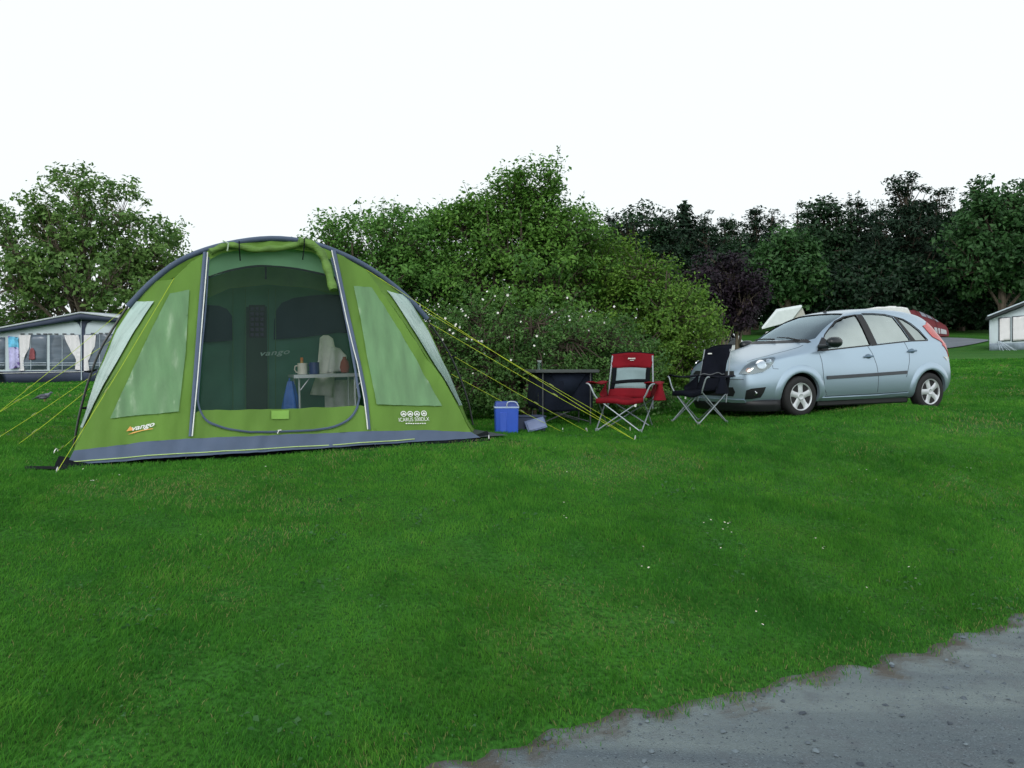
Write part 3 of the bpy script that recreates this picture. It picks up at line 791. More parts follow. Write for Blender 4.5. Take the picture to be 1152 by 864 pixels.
# ------------------------------------------------------------------ the big green tent
TAc = at(75, 522, 7.1); TBc = at(540, 493, 8.6)
TO = (TAc + TBc) / 2
TU = (TBc - TAc).normalized(); TV = Vector((-TU.y, TU.x, 0)).normalized(); TW = TU.cross(TV).normalized()
TM = Matrix(((TU.x, TV.x, TW.x, TO.x), (TU.y, TV.y, TW.y, TO.y), (TU.z, TV.z, TW.z, TO.z), (0, 0, 0, 1)))
TMi = TM.inverted(); TR = TMi.to_3x3(); To_ = TMi @ EYE
TK = .41; VA = .85
TN = Vector((0, -1, TK)).normalized()
def TF(px, py, off=0.):
    d = TR @ ray(px, py)
    t = (TK * To_.z - To_.y) / (d.y - TK * d.z)
    q = float(fbm([px * .035], [py * .02], 200, 3)[0]) - .5
    q2 = float(fbm([px * .10 + py * .02], [py * .022], 210, 3)[0]) - .5
    return To_ + d * t + TN * (off + .050 * q + .030 * q2)
def TP(px, py, v=VA):
    d = TR @ ray(px, py)
    return To_ + d * ((v - To_.y) / d.y)
def local(p): return TMi @ p
fabG = pm('tent_fabric_green', (.175, .335, .060), .65, var=.22, scale=1.3, bump=1.0, bscale=2.6, trans=.38, spec=.25, stretch=(1.6, 1, .45))
fabI = pm('tent_fabric_olive', (.12, .27, .05), .7, var=.10, scale=2, bump=.3, bscale=3, trans=.25)
fabB = pm('tent_fabric_greyblue', (.075, .108, .175), .7, var=.14, scale=3, bump=.3, bscale=5, trans=.05)
fabN = pm('bedroom_navy', (.016, .032, .06), .9, spec=.1, var=.2, scale=3, bump=.3, bscale=4)
fabT = pm('bedroom_green', (.065, .190, .150), .85, spec=.2, var=.2, scale=2, bump=.35, bscale=3, trans=.15)
fabV = pm('vent_pale_green', (.20, .46, .24), .7, var=.08, scale=2, trans=.25)
pvcM = pm('window_pvc', (.15, .30, .135), .3, var=.18, scale=3, bump=.28, bscale=4, stretch=(3, 1, .5), spec=.5, trans=.2)
pvcS = pm('window_pvc_side_glare', (.38, .52, .47), .18, var=.14, scale=5, bump=.5, bscale=7, stretch=(1, 3, .5), spec=.8, trans=.1)  # white glare of the sky put into the colour, paler than the front windows
white_m = pm('piping_white', (.7, .72, .68), .6)
black_m = pm('black_webbing', (.006, .008, .010), .9, spec=.1)
yel_m = pm('guy_cord_yellow', (.50, .62, .03), .6)
screen_m = pm('fly_screen', (.07, .115, .105), .8, alpha=.15)
pole_m = pm('pole_black', (.012, .014, .016), .35)

tent = thing('tent', 'large lime green family tent with grey blue skirt and rolled up door on the lawn', 'tent', matrix=TM)

def fpiece(name, poly, mat, parent=None, step=4.5, off=0., amp=.0, seed=0, mapf=None, pin=True, fx=.035, fy=.02):
    pts, tr = fill(poly, step)
    vs = []
    P = np.array(pts)
    nz = fbm(P[:, 0] * fx + seed, P[:, 1] * fy + seed * 2, 200 + seed, 3) - .5
    for (x, y), q in zip(pts, nz):
        p = mapf(x, y) if mapf else TF(x, y, off)
        vs.append(p + TN * (float(q) * 2 * amp if mapf else abs(float(q)) * 2 * amp))
    mb = MB(); mb.add(vs, tr)
    return mb.build(name, mat, parent or tent, recalc=True, angle=60)

LRIDGE = [(83, 507), (108, 455), (128, 422), (150, 385), (172, 350), (196, 312), (215, 294), (232, 283)]
RRIDGE = [(530, 486), (516, 460), (500, 428), (475, 396), (455, 365), (412, 303), (390, 290), (375, 283)]
pl = fpiece('front_panel', LRIDGE + [(230, 300), (226, 380), (220, 440), (213, 494), (150, 499)], fabG, seed=1)
pr = fpiece('front_panel', RRIDGE + [(380, 305), (392, 360), (410, 440), (420, 485), (481, 484)], fabG, seed=2)
sill = fpiece('door_sill', [(213, 494), (320, 489), (420, 485), (414, 459), (404, 456), (320, 460), (225, 462), (217, 466)], fabG, seed=3)
top = fpiece('door_head', [(232, 283), (250, 274), (300, 268), (350, 272), (375, 283), (374, 292), (350, 283), (300, 278), (250, 284), (235, 292)], fabG, seed=4, step=6)
skirt = fpiece('skirt', [(75, 523), (140, 519), (209, 514), (320, 507), (420, 500), (470, 497), (540, 492.5), (530, 486), (481, 484), (420, 485), (320, 489), (209, 494), (150, 499), (83, 507)], fabB, seed=5, off=.004)
# pvc windows on the two front panels
fpiece('window', [(191, 330.5), (213, 326), (209, 395), (201, 464), (124, 471.5), (150, 415), (172, 368)], pvcM, pl, off=.008, step=4, seed=6, amp=.022, fx=.16)
fpiece('window', [(398, 322), (418, 324), (446, 368), (497, 457), (423, 456), (412, 398)], pvcM, pr, off=.008, step=4, seed=7, amp=.022, fx=.16)
# seam tapes, piping, zip
def strip(name, Lp, Rp, mat, parent=None, off=.016):
    Lp = smoothpoly(Lp, 2, False); Rp = smoothpoly(Rp, 2, False)
    n = min(len(Lp), len(Rp))
    mb = MB(); mb.grid([[TF(*Lp[i], off), TF((Lp[i][0] + Rp[i][0]) / 2, (Lp[i][1] + Rp[i][1]) / 2, off + .008), TF(*Rp[i], off)] for i in range(n)])
    return mb.build(name, mat, parent or tent, recalc=True)
strip('seam_tape', [(228.5, 284), (223, 345), (219, 401), (212, 492)], [(233, 284), (227.5, 345), (223, 415), (215.5, 492)], fabB)
strip('seam_tape', [(373, 281), (392, 373), (407, 431), (413, 484)], [(377.5, 282), (396.3, 372), (411, 431), (416.5, 484)], fabB)
strip('door_border', [(234, 290), (231, 345), (225, 400), (221.2, 451)], [(235.6, 290), (232.7, 345), (227, 400), (223.4, 451)], fabB)
strip('door_border', [(371.8, 290), (385, 345), (395, 400), (402.6, 448)], [(374, 290), (388, 345), (398, 400), (405.5, 448)], fabB)
def cord(name, pts, r, mat, parent=None, mapf=None, off=.02, n=6):
    mb = MB(); mb.tube([mapf(*p) if mapf else TF(*p, off) for p in smoothpoly(pts, 2, False)], r, n)
    return mb.build(name, mat, parent or tent, recalc=False)
cord('piping', [(233.5, 285), (227.5, 361), (222, 430), (216, 492)], .0055, white_m, off=.024)
cord('piping', [(373, 282), (392, 373), (406.5, 431), (413, 484)], .0055, white_m, off=.024)
cord('piping', [(79, 520), (140, 515.5), (209, 510.5), (320, 504), (420, 497.5), (466, 494.5)], .0045, pm('piping_lime', (.45, .62, .22), .6), skirt, off=.012)
strip('door_zip', [(221, 448), (223, 462), (231, 476), (247, 482.5), (276, 487.5), (314, 487.5), (360, 485), (386, 479), (401, 466), (405, 448)],
      [(223, 448), (225, 461.3), (232.3, 473.7), (248.3, 480.3), (276, 485.3), (314, 485.3), (358.8, 482.8), (384.7, 476.8), (398.5, 464.8), (403, 448)], fabB, sill)
fpiece('door_patch', [(305, 462.5), (325, 462), (325, 471.5), (305, 472)], pm('patch_lime', (.165, .34, .045), .6), sill, step=5, off=.012, amp=.002)
mb = MB(); mb.tube([TF(312, 485.5, .03), TF(316, 485, .03)], .006, 6); mb.tube([TF(313, 486, .03), TF(311.5, 489, .03)], .004, 6)
mb.build('zip_pull', white_m, sill)

# arch of poles and their sleeve
ARCH = [(171, 316), (204, 291), (248, 275.5), (300, 267.5), (342, 271), (374.5, 281.5), (407, 296.5), (436, 316)]
SL = [(144, 345)] + ARCH + [(464, 340), (480, 359)]
mb = MB(); mb.tube([TP(*p, VA) + Vector((0, -.02, 0)) for p in smoothpoly(SL, 2, False)], .029, 10, squash=.8)
mb.build('pole_sleeve', fabB, tent, recalc=False)
cord('pole', [(144, 344), (128, 368), (110, 397), (92, 452), (82, 506)], .011, pole_m, mapf=lambda x, y: TP(x, y, VA), n=8)
cord('pole', [(480, 359), (501, 389), (514, 415), (527, 451), (532, 478)], .011, pole_m, mapf=lambda x, y: TP(x, y, VA), n=8)
for px, py in ((106, 418), (101, 459), (507, 401), (486, 393)):
    q = TP(px - 4 if px < 300 else px + 3, py, VA)
    mb = MB(); mb.tube([q - Vector((.05, 0, 0)), q, q + Vector((.05, .02, .015))], [.006, .014, .006], 6)
    mb.build('pole_clip', black_m, tent, recalc=False)

# side panels from the front ridges to the poles, with their own windows
def resample(pts, n):
    pts = [Vector(p) for p in pts]; L = [0]
    for a, b in zip(pts, pts[1:]): L.append(L[-1] + (b - a).length)
    out = []
    for i in range(n):
        s = L[-1] * i / (n - 1); j = 0
        while j < len(L) - 2 and L[j + 1] < s: j += 1
        t = (s - L[j]) / max(1e-9, L[j + 1] - L[j]); out.append(pts[j].lerp(pts[j + 1], t))
    return out
SILL_ = [(79, 517), (86, 495), (97, 465), (110, 418), (127, 374), (144, 347)]
SILR_ = [(538, 491), (532, 482), (524, 470), (507, 425), (485, 376), (464, 340)]
def side(ridge, sil, wa, wb, sgn, seed):
    a = resample([TF(*p) for p in ridge], 26); b = resample([TP(*p, VA) for p in sil], 26)
    nv = 10
    def S(i, t, off=0.):
        f = i; j = min(int(f), 24); g = f - j
        pa = a[j].lerp(a[j + 1], g); pb = b[j].lerp(b[j + 1], g)
        p = pa.lerp(pb, t)
        n = Vector((sgn, -.35, .35)).normalized()
        q = float(fbm([i * .21 + seed], [t * 2.1 + seed], 300 + seed, 3)[0] - .5)
        return p + n * (off + .03 * q - .02 * math.sin(math.pi * t))
    mb = MB(); mb.grid([[S(i, t / nv) for t in range(nv + 1)] for i in range(26)][:26])
    o = mb.build('side_panel', fabG, tent)
    mb = MB(); rows = []
    for i in range(17):
        f = wa + (wb - wa) * i / 16; rows.append([S(f, .22 + .66 * t / 8, .018) for t in range(9)])
    mb.grid(rows); mb.build('window', pvcS, o)
    return o
side([(75, 522)] + LRIDGE[:6], SILL_ + [(171, 316)], 4.2, 21.5, -1, 1)
side([(540, 493)] + RRIDGE[:6], SILR_ + [(436, 316)], 5.0, 22.0, 1, 2)

# main body behind the arch, bedroom wall, floor
CUR = [TP(*p, VA) for p in SILL_ + ARCH + SILR_[::-1]]
CUR = resample(CUR, 40)
rows = []
for v, sw, su in ((VA, 1, 1), (1.5, 1.0, 1.0), (2.2, .985, .99), (3.0, .95, .97), (3.8, .86, .93), (4.5, .66, .86), (4.9, .40, .78), (5.0, .02, .72)):
    rows.append([Vector((p.x * su, v, max(p.z, -.02) * sw * (1 + .012 * math.sin(i * 1.7)))) for i, p in enumerate(CUR)])
mb = MB(); mb.grid(rows)
body = mb.build('body', fabG, tent)
def tpiece(name, poly, v, mat, parent=None, step=10, amp=.015, seed=0):
    return fpiece(name, poly, mat, parent, step, amp=amp, seed=seed, mapf=lambda x, y: TP(x, y, v))
bw = MB(); ww = [Vector((p.x * .985, 2.15, max(p.z, 0) * .985)) for p in CUR]
pts, tr = fill([(p.x, p.z) for p in ww], .12)
nz = fbm(np.array(pts)[:, 0] * 1.2, np.array(pts)[:, 1] * 3, 402, 3) - .5
bw.add([(p[0], 2.15 + .05 * float(q), p[1]) for p, q in zip(pts, nz)], tr)
bedroom = bw.build('bedroom_wall', fabT, tent, angle=70)
tpiece('bedroom_door', [(205, 345), (232, 343), (246, 344), (255, 348), (261, 356), (262, 383), (232, 385), (205, 386)], 2.10, fabN, bedroom, seed=11)
tpiece('bedroom_door', [(308, 382), (308.5, 361), (311, 349), (317, 341), (331, 335), (352, 332), (367.5, 331), (385, 332), (405, 338), (418, 350), (420, 376), (380, 374), (345, 379)], 2.10, fabN, bedroom, seed=12)
tpiece('bedroom_panel', [(277, 345), (300, 345), (301, 470), (277, 470)], 2.11, pm('bedroom_dark', (.010, .035, .026), .8), bedroom, seed=13)
for x in (262, 276, 302, 310):
    mb = MB(); mb.tube([TP(x, 325, 2.095), TP(x, 470, 2.095)], .006, 4); mb.build('seam', pm('seam_green', (.05, .15, .07), .8), bedroom, recalc=False)
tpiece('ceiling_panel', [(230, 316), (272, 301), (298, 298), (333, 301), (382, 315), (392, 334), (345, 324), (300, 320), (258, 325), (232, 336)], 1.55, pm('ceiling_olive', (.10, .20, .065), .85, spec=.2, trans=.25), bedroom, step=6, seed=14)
vent = tpiece('inner_vent', [(231, 287), (250, 279), (300, 272), (350, 277), (377, 287), (380, 314), (362, 308), (333, 301.5), (298, 298), (272, 301), (234, 312)], VA + .05, fabV, step=8)
mb = MB(); mb.tube([TP(*p, VA + .06) for p in smoothpoly([(228, 314), (250, 306), (272, 301), (298, 298), (333, 301.5), (362, 308), (384, 315)], 2, False)], .012, 6)
mb.build('inner_pole', pole_m, vent, recalc=False)
mb = MB(); mb.tube([TP(299, 299, VA + .06), TP(299, 318, 1.8)], .010, 6); mb.build('ceiling_webbing', black_m, vent, recalc=False)
fpiece('fly_screen', [(236, 291), (250, 284), (300, 278), (350, 283), (373, 291), (386, 350), (404, 456), (320, 460), (225, 462), (229, 390), (233, 330)], screen_m, tent, off=-.02, amp=.006)
fl_ = MB(); fl_.add([(CUR[0].x, .02, .012), (CUR[-1].x, .02, .012), (CUR[-1].x * .95, 4.8, .012), (CUR[0].x * .95, 4.8, .012)], [(0, 1, 2, 3)])
fl_.build('groundsheet', pm('groundsheet_grey', (.03, .04, .045), .6), tent, recalc=False)
# black mud flap along the foot
def on_ground(px, py, dz=.012):
    p = ground_at(px, py); return local(p + Vector((0, 0, dz)))
mb = MB(); lo = [(60, 529), (75, 526.5), (140, 522), (209, 517.5), (320, 511), (420, 504.5), (480, 500.5), (553, 496)]
up = [(66, 520), (78, 521), (140, 517.5), (209, 512.5), (320, 505.5), (420, 499), (480, 495), (548, 489.5)]
lo = smoothpoly(lo, 1, False); up = smoothpoly(up, 1, False)
mb.grid([[on_ground(*a, .004), on_ground((a[0] + b[0]) / 2, (a[1] + b[1]) / 2, .03), TF(*b, -.01) if 78 <= b[0] <= 538 else on_ground(*b, .05)] for a, b in zip(lo, up)])
mb.build('mud_flap', black_m, tent)
mb = MB(); mb.grid([[on_ground(x, 526.5, .015), on_ground(x, 529.5, .012)] for x in (28, 40, 52, 64, 76)])
mb.build('mud_flap', black_m, tent)

# the rolled-up door along the head of the doorway
rp = smoothpoly([(236, 286), (247, 281), (257, 277.5), (270, 281), (290, 283.5), (310, 283), (330, 279.5), (341, 275.5)], 2, False)
mb = MB(); mb.tube([TF(*p, .05) for p in rp], [.031 + .005 * math.sin(i * 1.3) for i in range(len(rp))], 12)
rp = smoothpoly([(335, 276), (345, 276.5), (354, 281), (362, 289), (366, 300), (370, 314), (374, 329)], 2, False)
mb.tube([TF(*p, .065) for p in rp], [.042 + .005 * math.sin(i * 1.1) for i in range(len(rp))], 12)
roll = mb.build('rolled_door', pm('tent_fabric_roll', (.10, .20, .032), .7, var=.3, scale=7, bump=.9, bscale=9, stretch=(1, 1, 2)), tent, recalc=False)
for a, b in (((268, 277), (270, 295)), ((340.5, 273), (340, 294))):
    mb = MB(); mb.tube([TF(a[0], a[1], .10), TF(a[0], a[1] + 8, .115), TF(b[0], b[1], .03)], .006, 5); mb.build('door_tie', black_m, roll, recalc=False)
mb = MB(); mb.tube([TF(250, 276, .09), TF(256, 280, .115), TF(255, 287, .09)], .007, 5); mb.build('door_tie', pm('webbing_pale', (.35, .45, .33), .7), roll, recalc=False)

# lettering on the fabric
bumpoff = .016
def text(name, s, org, height, mat, parent, shear=.25, space=1., e1=None, e2=None, n=None, width=None, bold=.0):
    c = bpy.data.curves.new(name, 'FONT'); c.body = s; c.size = 1; c.shear = shear; c.space_character = space; c.offset = bold
    o = bpy.data.objects.new(name, c); COL.objects.link(o)
    dg = bpy.context.evaluated_depsgraph_get(); dg.update()
    me = bpy.data.meshes.new_from_object(o.evaluated_get(dg)); bpy.data.objects.remove(o); bpy.data.curves.remove(c)
    xs = [v.co.x for v in me.vertices]; w0 = max(xs) - min(xs)
    sx = (width / w0) if width else height
    for v in me.vertices:
        q = Vector(org) + e1 * ((v.co.x - min(xs)) * sx) + e2 * (v.co.y * height) + n * .003
        v.co = q
    return link(name, me, mat, parent, smooth=False)
e1 = Vector((1, 0, 0)); e2 = Vector((0, TK, 1)).normalized()
a = TF(148.5, 485.5, bumpoff); b_ = TF(174, 480.5, bumpoff)
ee = (b_ - a).normalized(); 
text('logo', 'vango', a, .062, white_m, pl, .3, 1.0, ee, e2, TN, width=(b_ - a).length, bold=.02)
mb = MB(); mb.add([TF(142, 486, bumpoff), TF(146.5, 480.5, bumpoff), TF(151.5, 485, bumpoff), TF(147, 485.2, bumpoff)], [(0, 1, 2, 3)])
mb.add([TF(143.5, 489.6, bumpoff), TF(150, 487, bumpoff), TF(160, 485.3, bumpoff), TF(172, 483.2, bumpoff), TF(172, 483.9, bumpoff), TF(160, 486.2, bumpoff), TF(150, 488.2, bumpoff)], [(0, 1, 5, 6), (1, 2, 5), (2, 3, 4, 5)])
mb.build('logo_mark', pm('logo_orange', (.72, .34, .08), .6), pl, recalc=True)
a = TF(448.5, 475, bumpoff); b_ = TF(482.5, 474, bumpoff)
text('model_lettering', 'ICARUS 500DLX', a, .056, white_m, pr, .0, 1.0, (b_ - a).normalized(), e2, TN, width=(b_ - a).length, bold=.0)
for k in range(4):
    mb = MB()
    c = TF(453.5 + k * 7.6, 466.3 - k * .15, bumpoff)
    for rr, r2 in ((.030, .022),):
        ring = []
        for j in range(16):
            an = j * 2 * math.pi / 16
            d = e1 * math.cos(an) + e2 * math.sin(an); ring.append((c + d * rr, c + d * r2))
        vs = [q for p in ring for q in p]
        mb.add(vs, [(2 * j, 2 * ((j + 1) % 16), 2 * ((j + 1) % 16) + 1, 2 * j + 1) for j in range(16)])
    mb.add([c + e1 * (-.023) + e2 * (-.010), c + e1 * .023 + e2 * (-.010), c + e2 * .014], [(0, 1, 2)])
    mb.build('badge', white_m, pr, recalc=True)
mb = MB()
for k in range(9):
    c = TF(456 + k * 2.6, 477.6, bumpoff); mb.add([c, c + e1 * .017, c + e1 * .017 + e2 * .010, c + e2 * .010], [(0, 1, 2, 3)])
mb.build('small_lettering', white_m, pr, recalc=True)
a = TP(293, 400.5, 2.06); text('logo', 'vango', a, .085, pm('logo_pale', (.30, .42, .42), .6), bedroom, .3, 1.1, Vector((1, 0, .06)).normalized(), Vector((0, 0, 1)), Vector((0, -1, 0)), width=.33, bold=.015)

# guy lines
def guy(start, px, py, Y=None, r=.0021, thru=None):
    s = TM @ start
    if Y is None:
        e = ground_at(px, py)
    else:
        q = at(px, py, Y); e = q
        for _ in range(80):
            nq = e + (q - s).normalized() * .05
            if nq.z < gz1(nq.x, nq.y): break
            e = nq
    mid = s.lerp(e, .5); mid.z -= .012
    mb = MB(); mb.tube([local(s), local(mid), local(e)], r, 5)
    g = mb.build('guy_line', yel_m, tent, recalc=False)
    k = s.lerp(e, .62)
    mb = MB(); d = (e - s).normalized(); mb.tube([local(k - d * .03), local(k), local(k + d * .03)], [.003, .0055, .003], 6)
    mb.build('slider', pm('slider_grey', (.25, .3, .1), .5), g, recalc=False)
    return e
ends = []
ends.append(guy(TP(144, 344), 0, 462, 8.0)); guy(TP(124, 384), 4, 460, 8.02)
ends.append(guy(TP(108, 420), 0, 491, 7.9)); ends.append(guy(TP(101, 437), 0, 515, 7.7)); ends.append(guy(TP(86, 490), 60, 511))
ends.append(guy(TF(196, 312), 63, 533))
ends.append(guy(TF(412, 303), 714, 495)); ends.append(guy(TP(462, 340), 709, 485)); ends.append(guy(TP(502, 396), 661, 486)); ends.append(guy(TP(508, 421), 633, 486)); guy(TP(481, 362), 712, 494)
PEG = pm('peg_steel', (.55, .56, .55), .4, metal=.6)
peg0 = None
def peg(p, lab):
    global peg0
    if peg0 is None:
        mb = MB(); mb.tube([(0, 0, -.06), (0, .005, .03), (0, .015, .05), (.0, .03, .045), (0, .032, .03)], .005, 6)
        peg0 = mb.build('tent_peg', PEG, recalc=False); o = peg0
    else:
        o = peg0.copy(); COL.objects.link(o)
    o.location = p; o.rotation_euler = (R(-15), 0, random.uniform(-.6, .6))
    tag(o, lab, 'tent peg', 'steel tent pegs')
for p, lab in zip(ends, ('steel peg of the topmost guy line on the left, beyond the picture edge', 'steel peg of the second guy line from the top on the left', 'steel peg of the third guy line from the top on the left', 'steel peg of the short low guy line left of the tent',
                         'steel peg of the front guy line in the grass at the tent\'s front left corner', 'steel peg of the front right guy line, below the red chair', 'steel peg of the upper right guy line, by the red chair feet', 'steel peg of the right guy line ending under the folding table', 'steel peg of the lowest right guy line by the blue crate')):
    peg(p, lab)
peg(ground_at(550, 495), 'pale steel peg pinning the black groundsheet corner right of the tent')
peg(ground_at(208.5, 517), 'steel peg at the foot of the left door seam of the tent')
peg(ground_at(421, 503), 'steel peg at the foot of the right door seam of the tent')

# ------------------------------------------------------------------ things inside the tent
def inside(name, label, cat, mbs, group=None):
    """mbs: list of (part name, MB, material); first one alone makes a single mesh"""
    if len(mbs) == 1:
        o = mbs[0][1].build(name, mbs[0][2], matrix=TM); return tag(o, label, cat, group)
    root = thing(name, label, cat, matrix=TM)
    for nm, m, mt in mbs: m.build(nm, mt, root)
    return root
v0, v1 = 1.5, 1.92
a = TP(331, 424.5, v0); b_ = TP(408, 420, v0); zt = (a.z + b_.z) / 2
t_ = MB(); t_.box(((a.x + b_.x) / 2, (v0 + v1) / 2, zt), (b_.x - a.x, v1 - v0, .028))
r_ = MB(); r_.box(((a.x + b_.x) / 2, v0 - .006, zt - .004), (b_.x - a.x + .01, .012, .036))
parts = [('table_top', t_, pm('table_grey', (.30, .36, .42), .5)), ('table_rim', r_, pm('rim_alu', (.5, .54, .58), .35, metal=.4))]
for x in (a.x + .06, b_.x - .08):
    for v in (v0 + .05, v1 - .05):
        l_ = MB(); l_.tube([(x, v, zt - .014), (x, v, .02)], .012, 8); parts.append(('leg', l_, pm('rim_alu', (.5, .54, .58), .35)))
    l_ = MB(); l_.tube([(x + .12, v0 + .05, zt - .02), (x, v0 + .05, zt - .17)], .006, 6); parts.append(('brace', l_, pm('rim_alu', (.5, .54, .58), .35)))
inside('camping_table', 'small grey folding table with thin metal legs inside the tent', 'table', parts)
def mug(px0, px1, py0, py1, v, col, name, lab, nm):
    p = TP((px0 + px1) / 2, py1, v); r = (TP(px1, py1, v) - TP(px0, py1, v)).length / 2; h = TP(px0, py0, v).z - TP(px0, py1, v).z
    z0 = zt + .0145
    m = MB(); M_ = Matrix.Translation((p.x, v, z0))
    m.lathe([(r * .9, 0), (r, .006), (r, h), (r * .9, h), (r * .88, .01)], 20, M_)
    hd = MB(); hd.tube([(p.x - r * .95, v, z0 + h * .78), (p.x - r * 1.5, v, z0 + h * .75), (p.x - r * 1.62, v, z0 + h * .45), (p.x - r * 1.3, v, z0 + h * .22), (p.x - r * .95, v, z0 + h * .2)], .007, 6)
    inside('mug', lab, 'mug', [('cup', m, pm(nm, col, .3)), ('handle', hd, pm(nm, col, .3))])
mug(335, 346, 409, 422, 1.60, (.62, .60, .55), 'a', 'white mug standing on the left end of the table in the tent', 'mug_white')
mug(348, 359.5, 408, 421.5, 1.62, (.012, .03, .14), 'b', 'dark blue mug standing next to the white mug on the table in the tent', 'mug_blue')
p = TP(340, 421, 1.74); m = MB(); m.lathe([(.032, 0), (.034, .01), (.034, .11), (.018, .13), (.015, .155)], 16, Matrix.Translation((p.x, 1.74, zt + .0145)))
m2 = MB(); m2.lathe([(.017, .155), (.017, .185), (.012, .19)], 12, Matrix.Translation((p.x, 1.74, zt + .0145)))
inside('sauce_bottle', 'orange topped bottle standing behind the white mug on the table in the tent', 'bottle', [('bottle', m, pm('bottle_ochre', (.42, .22, .03), .4)), ('cap', m2, pm('cap_orange', (.55, .16, .02), .4))])
def cloth(name, label, cat, poly, v, mat, amp=.03, fx=.35, seed=0):
    pts, tr = fill(poly, 4); P = np.array(pts)
    nz = np.sin(P[:, 0] * fx + .5 * np.sin(P[:, 1] * .06)) * amp + amp * 1.2 * (fbm(P[:, 0] * .12, P[:, 1] * .05, 500 + seed, 3) - .5)
    vs = [TP(x, y, v) + Vector((0, float(q), 0)) for (x, y), q in zip(pts, nz)]
    m = MB(); m.add(vs, tr); o = m.build(name, mat, matrix=TM, angle=80, solid=.008)
    return tag(o, label, cat)
clw = pm('cloth_white', (.82, .82, .80), .85, var=.08, scale=8, bump=.4, bscale=20)
clg = pm('cloth_grey', (.70, .71, .72), .85, var=.08, scale=8, bump=.4, bscale=20)
cloth('towel', 'white towel hanging behind the table in the tent, its end showing below the table top', 'towel', [(360, 380), (364, 377), (369, 377), (374, 381), (376, 390), (385, 396), (376, 425), (374, 447), (366, 445), (349, 444), (352, 432), (356, 420)], 2.0, clw)
cloth('shirt', 'pale shirt draped beside the white towel in the tent', 'shirt', [(372, 390), (383, 392), (389, 400), (390, 417), (368, 420)], 1.985, clg, seed=3)
cloth('bed_sheet', 'pale grey sheet hanging down under the right side of the table in the tent', 'sheet', [(366, 432), (375, 428), (400, 427), (404, 445), (404, 468), (366, 468)], 2.02, clg, fx=.5, seed=2)
bp_ = [TP(385, 418, 1.7), TP(388, 402, 1.7)]
m = MB(); c = TP(388, 421, 1.72); m.lathe([(.012, 0), (.05, .012), (.062, .07), (.05, .13), (.022, .17), (.02, .19)], 14, Matrix.Translation((c.x, 1.72, zt + .0145)) @ Matrix.Diagonal((.9, .6, 1, 1)))
inside('red_bag', 'small dull red bag standing at the right end of the table in the tent', 'bag', [('bag', m, pm('bag_red', (.22, .05, .03), .8, bump=.5))])
c = TP(323, 462, 1.62)
m = MB(); m.grid([[Vector((c.x + .035 + .015 * z + r * .62 * math.cos(a) * (1 + .16 * math.sin(5 * a + 4 * z)), 1.62 + r * .4 * math.sin(a) * (1 + .2 * math.sin(4 * a)), z)) for a in [k * 2 * math.pi / 28 for k in range(28)]] for r, z in ((.10, .015), (.155, .05), (.165, .18), (.15, .32), (.115, .44), (.08, .53), (.05, .60))], closed=True)
c2 = TP(325, 430, 1.62)
m.tube([(c2.x, 1.62, .34), (c2.x + .01, 1.64, .62 if zt < .62 else zt - .02)], [.03, .008], 8)
inside('blue_bag', 'bright blue carrier bag hanging at the left side of the table in the tent', 'bag', [('bag', m, pm('bag_blue', (.01, .10, .42), .5, bump=.6, bscale=12))])
m = MB()
pts, tr = fill([(280, 343), (298, 343), (299, 380), (280, 380)], 5); m.add([TP(x, y, 2.08) for x, y in pts], tr)
m2 = MB()
for r in range(6):
    for k in range(3):
        m2.box(TP(283.5 + k * 5.5, 347.5 + r * 5.8, 2.06), (.035, .03, .034))
inside('hanging_organiser', 'dark hanging organiser with rows of purple pockets on the bedroom wall in the tent', 'organiser', [('backing', m, pm('organiser_dark', (.012, .012, .02), .8)), ('pockets', m2, pm('organiser_purple', (.05, .03, .09), .8))])
# ------------------------------------------------------------------ the car (local: x backwards from the front axle, -y the side seen, z up)
TH = R(23.7)
CW = at(897, 468.7, 11.85)                                     # contact of the near front wheel
CR_ = at(1042, 461.3, 12.85)
pitchc = math.atan2(CR_.z - CW.z, 2.486)
CROT = Matrix.Rotation(TH, 4, 'Z') @ Matrix.Rotation(-pitchc, 4, 'Y')
CM = Matrix.Translation(CW) @ CROT @ Matrix.Translation((0, .74, 0))
CMi = CM.inverted(); CR3 = CMi.to_3x3(); Co = CMi @ EYE
car = thing('parked_car', 'pale metallic blue five door hatchback parked on the grass beside the hedge, facing left', 'car', matrix=CM)
def cray(px, py): return CR3 @ ray(px, py)
def z4(cx, cy): return (780 + cx / 3.84, 320 + cy / 3.84)      # pixels of the enlarged crop -> photo pixels
def cplane(px, py, y=-.82):
    d = cray(px, py); t = (y - Co.y) / d.y; return Co + d * t

def carpaint():
    m = bpy.data.materials.new('car_paint_blue'); m.use_nodes = True
    nt = m.node_tree; N = nt.nodes; L = nt.links; b = N['Principled BSDF']
    n = N.new('ShaderNodeTexNoise'); n.inputs['Scale'].default_value = 900; n.inputs['Detail'].default_value = 1
    tc = N.new('ShaderNodeTexCoord'); L.new(tc.outputs['Object'], n.inputs['Vector'])
    mx = N.new('ShaderNodeMix'); mx.data_type = 'RGBA'; mx.inputs['A'].default_value = (.28, .375, .465, 1); mx.inputs['B'].default_value = (.36, .465, .55, 1)
    L.new(n.outputs['Fac'], mx.inputs['Factor']); L.new(mx.outputs['Result'], b.inputs['Base Color'])
    b.inputs['Metallic'].default_value = .6; b.inputs['Roughness'].default_value = .33
    b.inputs['Coat Weight'].default_value = .6; b.inputs['Coat Roughness'].default_value = .12
    # road dust low on the body
    return m
PAINT = carpaint()
BLACKP = pm('trim_black', (.010, .011, .013), .45, spec=.4)
GREYP = pm('trim_grey', (.045, .052, .062), .5)
RUB = pm('tyre_rubber', (.011, .011, .012), .8, var=.2, scale=30)
